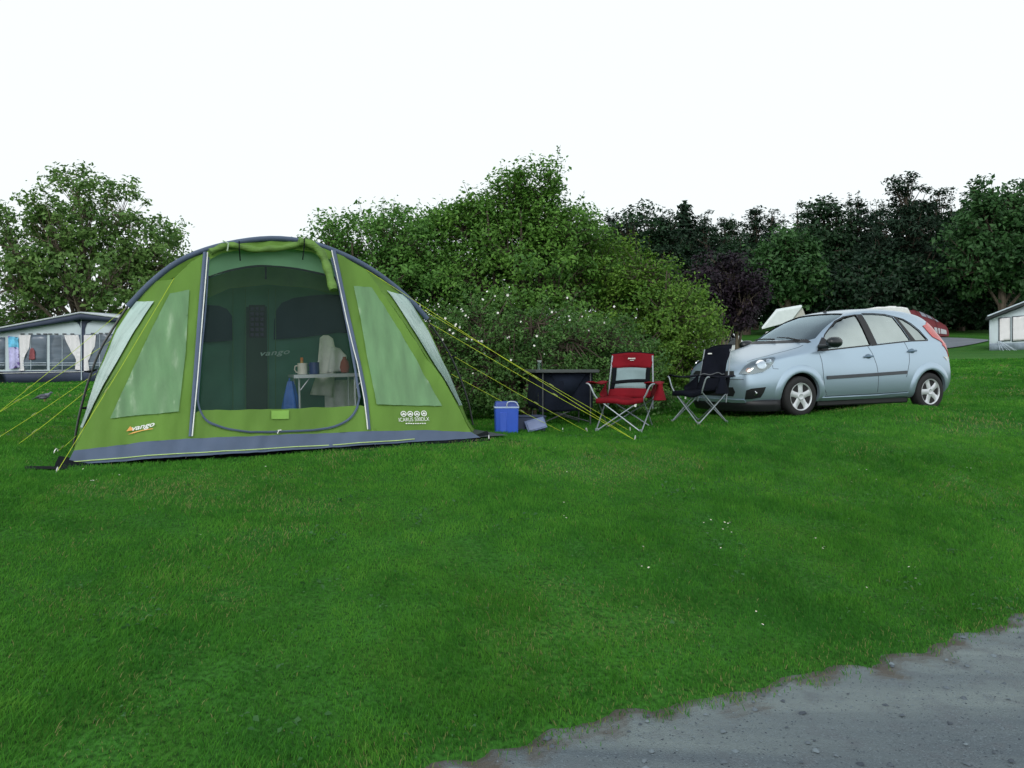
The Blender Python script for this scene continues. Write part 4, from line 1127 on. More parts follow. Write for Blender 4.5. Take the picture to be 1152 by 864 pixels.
ALLOY = pm('alloy', (.55, .58, .60), .38, metal=.35)
CHROME = pm('chrome', (.75, .77, .78), .12, metal=1.)
def glassmat(name, tint, refl, tr, gtint=(.86, .97, .94)):
    m = bpy.data.materials.new(name); m.use_nodes = True
    nt = m.node_tree; N = nt.nodes; L = nt.links
    for q in list(N):
        if q.type == 'BSDF_PRINCIPLED': N.remove(q)
    t = N.new('ShaderNodeBsdfTransparent'); t.inputs['Color'].default_value = (*tint, 1)
    g = N.new('ShaderNodeBsdfGlossy'); g.inputs['Roughness'].default_value = .03; g.inputs['Color'].default_value = (*gtint, 1)
    n = N.new('ShaderNodeTexNoise'); n.inputs['Scale'].default_value = 3; tc = N.new('ShaderNodeTexCoord'); L.new(tc.outputs['Object'], n.inputs['Vector'])
    mr = N.new('ShaderNodeMapRange'); mr.inputs['To Min'].default_value = refl * .82; mr.inputs['To Max'].default_value = refl * 1.18; L.new(n.outputs['Fac'], mr.inputs['Value'])
    f = N.new('ShaderNodeFresnel'); f.inputs['IOR'].default_value = 1.5
    a = N.new('ShaderNodeMath'); a.operation = 'ADD'; a.use_clamp = True; L.new(mr.outputs[0], a.inputs[0]); L.new(f.outputs[0], a.inputs[1])
    ms = N.new('ShaderNodeMixShader'); L.new(a.outputs[0], ms.inputs[0]); L.new(t.outputs[0], ms.inputs[1]); L.new(g.outputs[0], ms.inputs[2])
    L.new(ms.outputs[0], N['Material Output'].inputs['Surface'])
    return m
GLASS = glassmat('side_glass', (.34, .44, .43), .34, 0)
WGLASS = glassmat('screen_glass', (.62, .78, .86), .10, 0, (.72, .90, 1.))
QGLASS = glassmat('quarter_glass', (.03, .04, .04), .28, 0)

ST = [  # x, zb, wb, wm, zm, zsh, wsh, wr, zt
 (-.800, .285, .30, .42, .46, .52, .40, .28, .575),
 (-.770, .205, .50, .58, .46, .56, .55, .42, .635),
 (-.690, .160, .62, .70, .48, .665, .66, .52, .735),
 (-.530, .155, .72, .785, .52, .755, .735, .58, .825),
 (-.250, .155, .76, .825, .56, .815, .785, .60, .915),
 (.000, .16, .78, .835, .60, .85, .80, .60, .985),
 (.160, .16, .78, .838, .62, .865, .80, .61, 1.03),
 (.240, .16, .78, .84, .63, .872, .80, .61, 1.06),
 (.420, .16, .78, .84, .64, .885, .795, .615, 1.165),
 (.640, .16, .78, .84, .64, .90, .79, .615, 1.285),
 (.860, .16, .78, .84, .64, .91, .785, .605, 1.39),
 (1.08, .16, .78, .84, .64, .92, .78, .59, 1.47),
 (1.30, .16, .78, .84, .64, .93, .78, .58, 1.52),
 (1.60, .16, .78, .84, .64, .945, .78, .575, 1.55),
 (1.95, .16, .78, .84, .64, .965, .78, .57, 1.55),
 (2.30, .16, .78, .84, .64, .985, .775, .56, 1.525),
 (2.60, .17, .77, .838, .64, 1.0, .765, .545, 1.475),
 (2.80, .18, .76, .83, .64, 1.01, .755, .53, 1.41),
 (2.93, .20, .75, .82, .64, 1.01, .74, .53, 1.29),
 (3.01, .22, .73, .81, .62, .99, .72, .54, 1.13),
 (3.06, .24, .71, .79, .60, .90, .71, .56, .99),
 (3.10, .28, .66, .75, .56, .74, .69, .54, .80),
 (3.12, .34, .56, .64, .52, .62, .58, .44, .67)]
def rear(x): return x - .105 * min(1., max(0., (x - 2.5) / .6))
def front(x): return x - .10 * min(1., max(0., (-.25 - x) / .5))
ST = [(front(rear(r_[0])),) + r_[1:] for r_ in ST]
def ring(st):
    x, zb, wb, wm, zm, zsh, wsh, wr, zt = st
    q = [(0, zb), (wb * .7, zb), (wb, zb + .035), (wm - .012, zb + .17), (wm, zm), (wsh, zsh)]
    g = zt - zsh
    if g > .2:
        q += [(wsh + (wr + .025 - wsh) * .06, zsh + .012), (wsh + (wr + .025 - wsh) * .55, zsh + g * .50), (wr + .02, zt - .075), (wr - .05, zt - .028), (wr * .55, zt - .006), (0, zt)]
    else:
        q += [(wsh - .01, zsh + g * .12), (wsh + (wr - wsh) * .45, zsh + g * .55), (wr, zsh + g * .78), (wr * .8, zt - g * .10), (wr * .45, zt - g * .03), (0, zt)]
    q = [(a, b) for a, b in q]
    pts = [Vector((x, -a, b)) for a, b in q] + [Vector((x, a, b)) for a, b in q[-2:0:-1]]
    return pts
mb = MB(); rings = [ring(s) for s in ST]; mb.grid(rings, closed=True); nr_ = len(rings[0])
mb.f.append(tuple(range(nr_))); mb.m.append(0); mb.f.append(tuple((len(ST) - 1) * nr_ + i for i in range(nr_))); mb.m.append(0)
def evaluated(mb, sub=2):
    me = mb.mesh('tmp'); bm = bmesh.new(); bm.from_mesh(me); bmesh.ops.recalc_face_normals(bm, faces=bm.faces); bm.to_mesh(me); bm.free()
    o = bpy.data.objects.new('tmp', me); COL.objects.link(o)
    if sub:
        s = o.modifiers.new('s', 'SUBSURF'); s.levels = sub; s.render_levels = sub
    dg = bpy.context.evaluated_depsgraph_get(); dg.update()
    m2 = bpy.data.meshes.new_from_object(o.evaluated_get(dg)); bpy.data.objects.remove(o)
    return m2
hull = evaluated(mb)
bvh = BVHTree.FromPolygons([v.co.copy() for v in hull.vertices], [tuple(p.vertices) for p in hull.polygons])
def hit_px(px, py):
    h = bvh.ray_cast(Co, cray(px, py).normalized())
    return h[0], h[1]
def hit_side(x, z, sgn=-1):
    h = bvh.ray_cast(Vector((x, 3 * sgn, z)), Vector((0, -sgn, 0))); return h[0], h[1]
def hit_front(y, z):
    h = bvh.ray_cast(Vector((-3, y, z)), Vector((1, 0, 0))); return h[0], h[1]
def hit_back(y, z):
    h = bvh.ray_cast(Vector((5, y, z)), Vector((-1, 0, 0))); return h[0], h[1]

def panel(name, poly, hit, mat, off=.004, step=.05, parent=None, mirror=False, rim=.012, label=None):
    """a panel that follows the hull: polygon in hit()'s 2-D coordinates"""
    pts, tr = fill(poly, step)
    P = []; ok = []
    for p in pts:
        h, n = hit(*p)
        if h is None: P.append(None)
        else:
            if n.dot(h - Vector((1.2, 0, .6))) < 0: n = -n
            P.append((h, n))
    good = [q for q in P if q]
    if not good: return []
    for i, q in enumerate(P):
        if q is None:
            j = min((k for k in range(len(P)) if P[k]), key=lambda k: (pts[k][0] - pts[i][0]) ** 2 + (pts[k][1] - pts[i][1]) ** 2); P[i] = P[j]
    outs = []
    for sg in ((1, -1) if mirror else (1,)):
        V = [Vector((h.x + n.x * off, (h.y + n.y * off) * sg, h.z + n.z * off)) for h, n in P]
        m = MB(); m.add(V, tr)
        # rim going into the body
        cnt = {}
        for t in tr:
            for a, b in ((t[0], t[1]), (t[1], t[2]), (t[2], t[0])):
                cnt[tuple(sorted((a, b)))] = cnt.get(tuple(sorted((a, b))), 0) + 1
        if rim:
            for (a, b), c in cnt.items():
                if c == 1:
                    qa, qb = P[a], P[b]
                    ra = Vector((qa[0].x - qa[1].x * rim, (qa[0].y - qa[1].y * rim) * sg, qa[0].z - qa[1].z * rim)); rb = Vector((qb[0].x - qb[1].x * rim, (qb[0].y - qb[1].y * rim) * sg, qb[0].z - qb[1].z * rim))
                    m.add([V[a], V[b], rb, ra], [(0, 1, 2, 3)])
        o = m.build(name, mat, parent or car, angle=50)
        if label: o['label'] = label
        outs.append(o)
    return outs

# --- cut the cabin, the windows and the wheel wells out of the hull
def obj_from(me, name='cut'):
    o = bpy.data.objects.new(name, me); COL.objects.link(o); return o
def clean(mb):
    me = mb.mesh('cut'); bm = bmesh.new(); bm.from_mesh(me); bmesh.ops.recalc_face_normals(bm, faces=bm.faces); bm.to_mesh(me); bm.free(); return me
cav = MB(); rows = []
for x, zt, wr in ((.56, 1.15, .55), (.86, 1.32, .54), (1.08, 1.40, .53), (1.3, 1.455, .52), (1.9, 1.49, .515), (2.3, 1.465, .50), (2.58, 1.41, .48), (2.70, 1.35, .46), (2.77, 1.26, .46)):
    zs = .93
    h = [(.70, .34), (.74, .60), (.715, zs), (wr, zt - .03), (wr - .10, zt)]
    rows.append([Vector((x, -a, b)) for a, b in h] + [Vector((x, a, b)) for a, b in h[::-1]])
cav.grid(rows, closed=True); k = len(rows[0])
cav.f.append(tuple(range(k))); cav.m.append(0); cav.f.append(tuple((len(rows) - 1) * k + i for i in range(k))); cav.m.append(0)
def side_px(lst): return [(lambda p: (p.x, p.z))(cplane(*z4(*q), y=-.70)) for q in lst]
G_FRONT = side_px([(535, 287), (548, 262), (578, 215), (605, 188), (640, 158), (680, 138), (728, 129), (740, 190), (754, 263), (650, 274)])
G_REAR = side_px([(754, 127), (800, 127), (850, 131), (882, 140), (905, 190), (926, 242), (850, 250), (783, 257), (766, 190)])
G_QUART = side_px([(900, 143), (925, 152), (952, 172), (978, 200), (1001, 238), (975, 243), (950, 243), (925, 195)])
cuts = [clean(cav)]
for g in (G_FRONT, G_REAR, G_QUART):
    m = MB(); m.prism(None, [Vector((x, -1.2, z)) for x, z in g], [Vector((x, 1.2, z)) for x, z in g]); cuts.append(clean(m))
WS = smoothpoly([(-.655, 1.035), (-.30, 1.08), (.30, 1.08), (.655, 1.035), (.585, 1.24), (.515, 1.45), (.3, 1.478), (-.3, 1.478), (-.515, 1.45), (-.585, 1.24)], 1)
m = MB(); m.prism(None, [Vector((.02, y, z)) for y, z in WS], [Vector((1.12, y, z)) for y, z in WS]); cuts.append(clean(m))
RW = smoothpoly([(-.55, 1.04), (.55, 1.04), (.47, 1.39), (-.47, 1.39)], 1)
m = MB(); m.prism(None, [Vector((2.6, y, z)) for y, z in RW], [Vector((3.4, y, z)) for y, z in RW]); cuts.append(clean(m))
WR = .285
for x in (0, 2.486):
    for s in (-1, 1):
        m = MB(); m.lathe([(.338, 0), (.338, .55)], 40, Matrix.Translation((x, s * .45, WR)) @ Matrix.Rotation(R(90 if s < 0 else -90), 4, 'X')); cuts.append(clean(m))
cuts = [cuts[4], cuts[5], cuts[0]] + cuts[1:4] + cuts[6:]
bme = hull.copy()
for ci, c in enumerate(cuts):
    for ti, solver in enumerate(('EXACT', 'EXACT', 'EXACT', 'EXACT', 'EXACT', 'FAST')):
        bo = obj_from(bme.copy(), 'body_tmp'); co_ = obj_from(c.copy()); co_.location = (.0013 * ti, .0007 * ti, .0011 * ti)
        md = bo.modifiers.new('b', 'BOOLEAN'); md.operation = 'DIFFERENCE'; md.solver = solver; md.object = co_
        dg = bpy.context.evaluated_depsgraph_get(); dg.update()
        res = bpy.data.meshes.new_from_object(bo.evaluated_get(dg))
        bpy.data.objects.remove(bo); bpy.data.objects.remove(co_)
        print('cut', ci, solver, len(res.polygons))
        if len(res.polygons) > len(bme.polygons) * .6: bme = res; break
print('car body faces', len(bme.polygons))
# --- doors and bonnet become meshes of their own
bm = bmesh.new(); bm.from_mesh(bme)
X1 = cplane(*z4(562, 400)).x; X2 = cplane(*z4(792, 390)).x; X3 = cplane(*z4(938, 330)).x
def bis(co_, no): bmesh.ops.bisect_plane(bm, geom=bm.verts[:] + bm.edges[:] + bm.faces[:], plane_co=co_, plane_no=no, dist=1e-5)
bis((X1, 0, 0), (1, 0, 0)); bis((X2, 0, 0), (1, 0, 0)); bis((X3, 0, .5), (1, 0, .25)); bis((0, 0, .27), (0, 0, 1)); bis((.5, 0, .885), (-.05, 0, 1)); bis((0, .55, 0), (0, 1, 0)); bis((0, -.55, 0), (0, 1, 0)); bis((.15, 0, 0), (1, 0, 0)); bis((-.62, 0, .75), (1, 0, .4))
regs = {'body': [], 'front_door_n': [], 'front_door_f': [], 'rear_door_n': [], 'rear_door_f': [], 'bonnet': []}
for f in bm.faces:
    c = f.calc_center_median(); n = f.normal; key = 'body'
    if .27 < c.z < .885 + .05 * (c.x - .5) and abs(c.y) > .74 and X1 < c.x < X3 - .25 * (c.z - .5) and (c.x - 2.486) ** 2 + (c.z - WR) ** 2 > .345 ** 2:
        key = ('front_door_' if c.x < X2 else 'rear_door_') + ('n' if c.y < 0 else 'f')
    elif -.62 - .4 * (c.z - .75) < c.x < .15 and abs(c.y) < .55 and n.z > .4 and c.z > .6: key = 'bonnet'
    regs[key].append(f.index)
parts = {}
for key, idx in regs.items():
    b2 = bm.copy(); b2.faces.ensure_lookup_table(); st_ = set(idx)
    bmesh.ops.delete(b2, geom=[f for f in b2.faces if f.index not in st_], context='FACES')
    me = bpy.data.meshes.new(key); b2.to_mesh(me); b2.free()
    nm = 'body' if key == 'body' else 'bonnet' if key == 'bonnet' else 'door'
    parts[key] = link(nm, me, PAINT, car, True, 32)
# inside of the cabin: dark trim (faces whose centre is inside the hull)
for key in ('body',):
    me = parts[key].data; me.materials.append(BLACKP)
    for p in me.polygons:
        c = p.center
        if .54 < c.x < 2.88 and abs(c.y) < .745 and .33 < c.z < 1.52:
            h = bvh.find_nearest(c)
            if h[3] > .006 or (h[1] and p.normal.dot(h[1] if h[1].dot(h[0] - Vector((1.4, 0, .7))) > 0 else -h[1]) < .3): p.material_index = 1
    for p in me.polygons:
        c = p.center; h = bvh.find_nearest(c)
        for wx in (0, 2.486):
            if (c.x - wx) ** 2 + (c.z - WR) ** 2 < .35 ** 2 and h[3] > .012: p.material_index = 1
bm.free()

# --- glass
def glass(poly, mat, hit, mirror, keys, grow=1.0):
    cx = sum(p[0] for p in poly) / len(poly); cy = sum(p[1] for p in poly) / len(poly)
    q = [(cx + (x - cx) * 1.03, cy + (y - cy) * 1.03) for x, y in poly]
    os_ = panel('window', q, hit, mat, off=-.012, step=.10, mirror=mirror, rim=0)
    for o, k in zip(os_, keys):
        if k: o.parent = parts[k]
glass(G_FRONT, GLASS, hit_side, True, ('front_door_n', 'front_door_f'))
glass(G_REAR, GLASS, hit_side, True, ('rear_door_n', 'rear_door_f'))
glass(G_QUART, QGLASS, hit_side, True, (None, None))
for nm, pl_, h, g in (('windscreen', WS, hit_front, WGLASS), ('rear_window', RW, hit_back, QGLASS)):
    q = [(x * 1.012, 1.24 + (y - 1.24) * 1.02) for x, y in pl_]
    panel(nm, q, h, g, off=-.010, step=.10, rim=0)
# black frames round the side windows
def pline(name, pts, w, hit, mat, off=.003, mirror=True, parent=None):
    """thin strip along a polyline in hit coordinates"""
    pts = [Vector((p[0], p[1])) for p in pts]
    dense = []
    for a, b in zip(pts, pts[1:]):
        k = max(1, int((b - a).length / .04))
        dense += [a.lerp(b, i / k) for i in range(k)]
    dense.append(pts[-1])
    for sg in ((1, -1) if mirror else (1,)):
        m = MB(); rows = []
        for i, p in enumerate(dense):
            d = (dense[min(i + 1, len(dense) - 1)] - dense[max(i - 1, 0)]).normalized(); nn = Vector((-d.y, d.x)) * w / 2
            row = []
            for q, o_ in ((p + nn, -.004), (p + nn * .8, off), (p - nn * .8, off), (p - nn, -.004)):
                h, n = hit(q.x, q.y)
                if h is None: row = None; break
                if n.dot(h - Vector((1.2, 0, .6))) < 0: n = -n
                h = h + n * o_; row.append(Vector((h.x, h.y * sg, h.z)))
            if row: rows.append(row)
        if len(rows) > 1:
            m.grid(rows); m.build(name, mat, parent or car)
def spx(lst, y=-.82): return [(lambda p: (p.x, p.z))(cplane(*z4(*q), y=y)) for q in lst]
pline('window_trim', G_FRONT[6:] + [G_FRONT[0]], .022, hit_side, BLACKP)
pline('window_trim', [G_FRONT[0]] + G_FRONT[1:7], .016, hit_side, BLACKP)
panel('door_pillar', side_px([(731, 128), (752, 127), (766, 190), (781, 258), (757, 263), (742, 190)]), hit_side, BLACKP, off=.003, step=.06, mirror=True)
panel('door_pillar', side_px([(885, 140), (898, 142), (925, 195), (949, 243), (928, 243), (907, 190)]), hit_side, BLACKP, off=.003, step=.06, mirror=True)
pline('window_trim', side_px([(755, 264), (850, 253), (926, 245), (1003, 242)]), .02, hit_side, BLACKP)
pline('window_trim', side_px([(754, 124), (800, 124), (850, 128), (885, 137), (925, 149), (955, 170), (982, 200), (1004, 240)]), .016, hit_side, BLACKP)
panel('mirror_base', side_px([(517, 290), (540, 255), (562, 228), (577, 243), (566, 283)]), hit_side, BLACKP, off=.006, step=.05, mirror=True)
# --- trim lines, gaps, handles
TRIM_C = spx([(578, 403), (640, 399), (760, 391), (860, 384), (924, 379)], -.84)
pline('side_moulding', TRIM_C, .052, hit_side, GREYP, off=.014)
GAP = pm('panel_gap', (.03, .04, .05), .6)
pline('panel_gap', spx([(548, 285), (556, 330), (560, 400), (566, 450), (580, 478)]), .009, hit_side, GAP, off=.0015)
pline('panel_gap', spx([(765, 263), (780, 300), (792, 350), (797, 400), (797, 466)]), .009, hit_side, GAP, off=.0015)
pline('panel_gap', spx([(925, 244), (938, 290), (935, 330), (925, 370), (918, 400)]), .009, hit_side, GAP, off=.0015)
pline('panel_gap', spx([(572, 484), (680, 478), (800, 472), (928, 463)]), .010, hit_side, GAP, off=.0015)
pline('sill_strip', spx([(560, 494), (680, 488), (800, 482), (930, 472)]), .05, hit_side, PAINT, off=.016)
pline('panel_gap', spx([(375, 365), (355, 364), (352, 330)]), .008, hit_side, GAP, off=.0015)
for hx, key in (((735, 322, 785, 300), 'front_door'), ((928, 297, 972, 278), 'rear_door')):
    c = cplane(*z4((hx[0] + hx[2]) / 2, (hx[1] + hx[3]) / 2), -.82)
    for s, sf in ((-1, 'n'), (1, 'f')):
        h, n = hit_side(c.x, c.z, s)
        m = MB(); m.lathe([(.001, -.002), (.045, 0), (.048, .004), (.04, .007), (.001, .008)], 16, Matrix.Translation(h) @ Matrix.Rotation(R(90 if s < 0 else -90), 4, 'X') @ Matrix.Diagonal((1.1, .8, 1, 1)))
        m.tube([h + Vector((-.085, s * .008, -.004)), h + Vector((-.05, s * .034, 0)), h + Vector((.05, s * .036, .006)), h + Vector((.092, s * .008, .008))], [.012, .016, .016, .012], 8, squash=.7)
        m.build('handle', pm('handle_bluegrey', (.10, .16, .22), .35), parts[key + '_' + sf], recalc=True)
# --- black valance under the bumper and dark underside along the sills
m = MB(); out_ = [(-.335, -.80), (-.42, -.785), (-.52, -.75), (-.62, -.69), (-.71, -.58), (-.765, -.42), (-.785, -.2), (-.785, .2), (-.765, .42), (-.71, .58), (-.62, .69), (-.52, .75), (-.42, .785), (-.335, .80)]
m.grid([[Vector((front(x) + .012, y * .985, z)) for x, y in out_] for z in (.245, .17)] + [[Vector((front(x) + .05, y * .96, .095)) for x, y in out_]] + [[Vector((x + .20, y * .9, .095)) for x, y in out_]])
m.build('valance', BLACKP, car, solid=.01)
m = MB(); m.box((1.25, 0, .17), (1.75, 1.46, .09)); m.build('underside', BLACKP, car, bevel=.02)
# --- mirrors
for s in (-1, 1):
    c = cplane(*z4(606, 250), -.92); c.y = s * .93
    m = MB(); rows = []
    for i in range(11):
        t = math.pi * i / 10; r = math.sin(t) ** .6
        rows.append([Vector((c.x + .125 * -math.cos(t) * .95, c.y + .085 * r * math.cos(a) - s * .0, c.z + (.072 + .012 * i / 10) * r * math.sin(a))) for a in [j * 2 * math.pi / 14 for j in range(14)]])
    m.grid(rows, closed=True); m.tube([c + Vector((-.04, -s * .03, -.05)), Vector((c.x - .10, s * .74, c.z - .055))], [.03, .035], 8)
    m.build('mirror', pm('mirror_black', (.008, .012, .014), .3), car, recalc=True)
# --- front: lamps, grilles, bumper
HEAD = [z4(*q) for q in ((196, 388), (206, 372), (222, 353), (248, 335), (290, 322), (348, 314), (354, 320), (346, 340), (330, 360), (300, 379), (262, 387), (230, 390))]
LAMP = pm('lamp_dark', (.10, .14, .18), .25)
hl = panel('headlight', HEAD, hit_px, LAMP, off=.004, step=3, mirror=True)
def lampdisc(px, py, r, mat, nm, out=.010):
    h, n = hit_px(px, py)
    if n.dot(Vector((-1, -.6, .2))) < 0: n = -n
    for i, sg in enumerate((1, -1)):
        hh = Vector((h.x, h.y * sg, h.z)); nn = Vector((n.x, n.y * sg, n.z))
        q = nn.to_track_quat('Z', 'Y').to_matrix().to_4x4()
        m = MB(); m.lathe([(r * 1.05, -.004), (r * 1.08, out * .5), (r, out), (r * .8, out * .7), (r * .4, out * .95), (.001, out)], 20, Matrix.Translation(hh) @ q, cap=False)
        m.build(nm, mat, hl[i])
lampdisc(*z4(292, 348), .070, CHROME, 'reflector')
lampdisc(*z4(325, 334), .042, CHROME, 'reflector')
lampdisc(*z4(238, 371), .034, pm('indicator_orange', (.65, .20, .08), .2), 'indicator')
panel('headlight_lens', HEAD, hit_px, glassmat('lamp_lens', (.75, .8, .85), .14, 0), off=.024, step=3, mirror=True, rim=0)
FOG = [z4(*q) for q in ((228, 458), (250, 450), (314, 443), (304, 468), (290, 489), (255, 495), (222, 497))]
fg = panel('fog_lamp_recess', FOG, hit_px, BLACKP, off=.003, step=4, mirror=True)
h_, n_ = hit_px(*z4(268, 470))
for sg in (1, -1):
    m = MB(); m.lathe([(.03, -.01), (.034, .008), (.028, .013), (.001, .010)], 16, Matrix.Translation((h_.x - .004, h_.y * sg, h_.z)) @ Matrix.Rotation(R(-90), 4, 'Y'), cap=False); m.build('fog_lamp', CHROME, fg[0 if sg == 1 else 1])
panel('lower_grille', [(-.46, .30), (.46, .30), (.50, .36), (.47, .425), (-.47, .425), (-.50, .36)], hit_front, BLACKP, off=.004, step=.06)
panel('upper_grille', [(-.42, .575), (.42, .575), (.47, .60), (.44, .645), (-.44, .645), (-.47, .60)], hit_front, BLACKP, off=.004, step=.06)
panel('bumper_lip', [(-.60, .225), (.60, .225), (.60, .262), (-.60, .262)], hit_front, PAINT, off=.022, step=.06)
VAL = [z4(*q) for q in ((120, 520), (200, 518), (300, 512), (358, 503), (362, 540), (250, 545), (120, 545))]
pline('bumper_groove', [(-.62, .53), (-.3, .535), (0, .535), (.3, .535), (.62, .53)], .010, hit_front, GAP, off=.0015, mirror=False)
# bonnet shut line, cowl, wipers, aerial
def hit_top(x, y):
    h = bvh.ray_cast(Vector((x, y, 3)), Vector((0, 0, -1))); return h[0], h[1]
pline('panel_gap', [(-.66, -.50), (-.42, -.60), (-.1, -.645), (.1, -.655), (.2, -.64)], .009, hit_top, GAP, off=.0015)
panel('cowl', smoothpoly([(.16, 0), (.18, -.35), (.26, -.64), (.36, -.66), (.27, -.35), (.245, 0), (.27, .35), (.36, .66), (.26, .64), (.18, .35)], 1), hit_top, BLACKP, off=.004, step=.06)
for y0, y1 in ((-.52, .02), (.0, .52)):
    a, _ = hit_top(.27, y0); b, _ = hit_top(.31, y1)
    m = MB(); m.tube([a + Vector((-.03, 0, .015)), a.lerp(b, .5) + Vector((0, 0, .03)), b + Vector((0, 0, .025))], [.012, .010, .006], 6); m.build('wiper', BLACKP, car, recalc=False)
h, n = hit_top(1.22, 0)
m = MB(); m.lathe([(.03, -.004), (.022, .015), (.008, .03)], 10, Matrix.Translation(h)); m.tube([h + Vector((0, 0, .02)), h + Vector((.10, 0, .11))], .004, 5); m.build('aerial', BLACKP, car, recalc=False)
# tail lamps
TL = [(.74, .80), (.75, .97), (.71, 1.10), (.64, 1.27), (.57, 1.33), (.60, 1.17), (.64, 1.00), (.64, .82)]
tlm = pm('tail_lamp_red', (.45, .03, .025), .2, coat=.5)
panel('tail_lamp', [(-a, b) for a, b in TL], hit_back, tlm, off=.010, step=.02, mirror=True)
panel('tail_lamp', [(rear(a), b) for a, b in [(2.932, 1.26), (2.962, 1.20), (3.015, 1.04), (3.034, .95), (3.034, .84), (3.018, .86), (3.010, .96), (2.988, 1.06), (2.958, 1.16)]], hit_side, tlm, off=.010, step=.012, mirror=True)
panel('reversing_lamp', [(-.79, .74), (-.66, .74), (-.66, .80), (-.79, .80)], hit_back, pm('lamp_white', (.6, .6, .58), .2), off=.006, step=.04, mirror=True)
# --- flared wheel arches
for x in (0, 2.486):
    for s in (-1, 1):
        rows = []
        for i in range(37):
            a = R(-14 + 208 * i / 36); row = []
            for r, o_ in ((.322, -.03), (.328, .012), (.345, .018), (.385, .014), (.43, .003), (.445, -.006)):
                px_, pz_ = x + r * math.cos(a), WR + r * math.sin(a)
                hq, nq = hit_side(px_, max(pz_, .21), s)
                if hq is None: row = None; break
                row.append(Vector((px_, hq.y + s * o_, max(pz_, .205))))
            if row: rows.append(row)
        m = MB(); m.grid(rows); m.build('wheel_arch', PAINT, car)
# --- wheels
def wheel(x, s):
    base = Vector((x, s * .74, WR - .005))
    M0 = Matrix.Translation(base) @ Matrix.Rotation(R(90 if s < 0 else -90), 4, 'X')
    if x == 0: M0 = M0 @ Matrix.Rotation(R(0), 4, 'Z')
    root = thing('wheel', None, None, matrix=None); root.parent = car; root.matrix_local = M0
    del_keys = [k for k in root.keys()]
    m = MB(); m.lathe([(.19, -.08), (.262, -.082), (.280, -.06), (.284, -.02), (.284, .03), (.280, .06), (.266, .080), (.225, .088), (.192, .080), (.187, .06)], 40)
    m.build('tyre', RUB, root, angle=60)
    m = MB(); m.lathe([(.186, -.07), (.186, .068), (.194, .078), (.190, .082), (.178, .074), (.172, .03), (.172, -.06)], 40, cap=False)
    for i in range(5):
        a = R(90 + 72 * i + (18 if x > 1 else 0)); ca, sa = math.cos(a), math.sin(a)
        def P(r, w, z): return Vector((r * ca - w * sa, r * sa + w * ca, z))
        pr_ = [(.025, .050, .066), (.07, .040, .070), (.12, .038, .068), (.165, .046, .066), (.180, .050, .070)]
        rows = [[P(r, -w, z - .03), P(r, -w, z - .006), P(r, -w * .8, z), P(r, w * .8, z), P(r, w, z - .006), P(r, w, z - .03)] for r, w, z in pr_]
        m.grid(rows)
    m.lathe([(.058, .05), (.056, .070), (.040, .078), (.034, .074), (.001, .076)], 20, cap=False)
    m.build('rim', ALLOY, root, angle=40)
    m = MB(); m.lathe([(.17, -.03), (.17, .0), (.001, .004)], 24, cap=False); m.build('brake', BLACKP, root)
for x in (0, 2.486):
    for s in (-1, 1): wheel(x, s)
# --- seats and wheel inside
seatm = pm('seat_cloth', (.035, .04, .05), .9, var=.3, scale=20)
def seat(x, y, w):
    m = MB()
    m.box((x, y, .52), (.48, w, .16)); 
    M_ = Matrix.Rotation(R(18), 3, 'Y'); m.box((x + .30, y, .83), (.12, w * .94, .60), M_)
    m.box((x + .41, y, 1.17), (.09, min(w * .55, .28), .15), M_)
    m.build('seat', seatm, car, bevel=.04)
seat(1.05, -.35, .46); seat(1.12, .35, .46); seat(2.05, 0, 1.2)
m = MB(); m.tube([Vector((.86 + .05 * math.sin(a), .36 + .18 * math.cos(a), .93 + .17 * math.sin(a))) for a in [k * 2 * math.pi / 20 for k in range(21)]], .014, 6); m.build('steering_wheel', BLACKP, car, recalc=False)
m = MB(); m.box((.66, 0, .86), (.28, 1.36, .20)); m.build('dashboard', pm('dash_grey', (.03, .035, .04), .8), car, bevel=.05)
m = MB(); m.tube([Vector((2.6, -.2, .2)), Vector((3.04, -.42, .21))], .025, 8); m.build('exhaust', pm('exhaust_steel', (.2, .2, .2), .4, metal=.8), car, recalc=False)
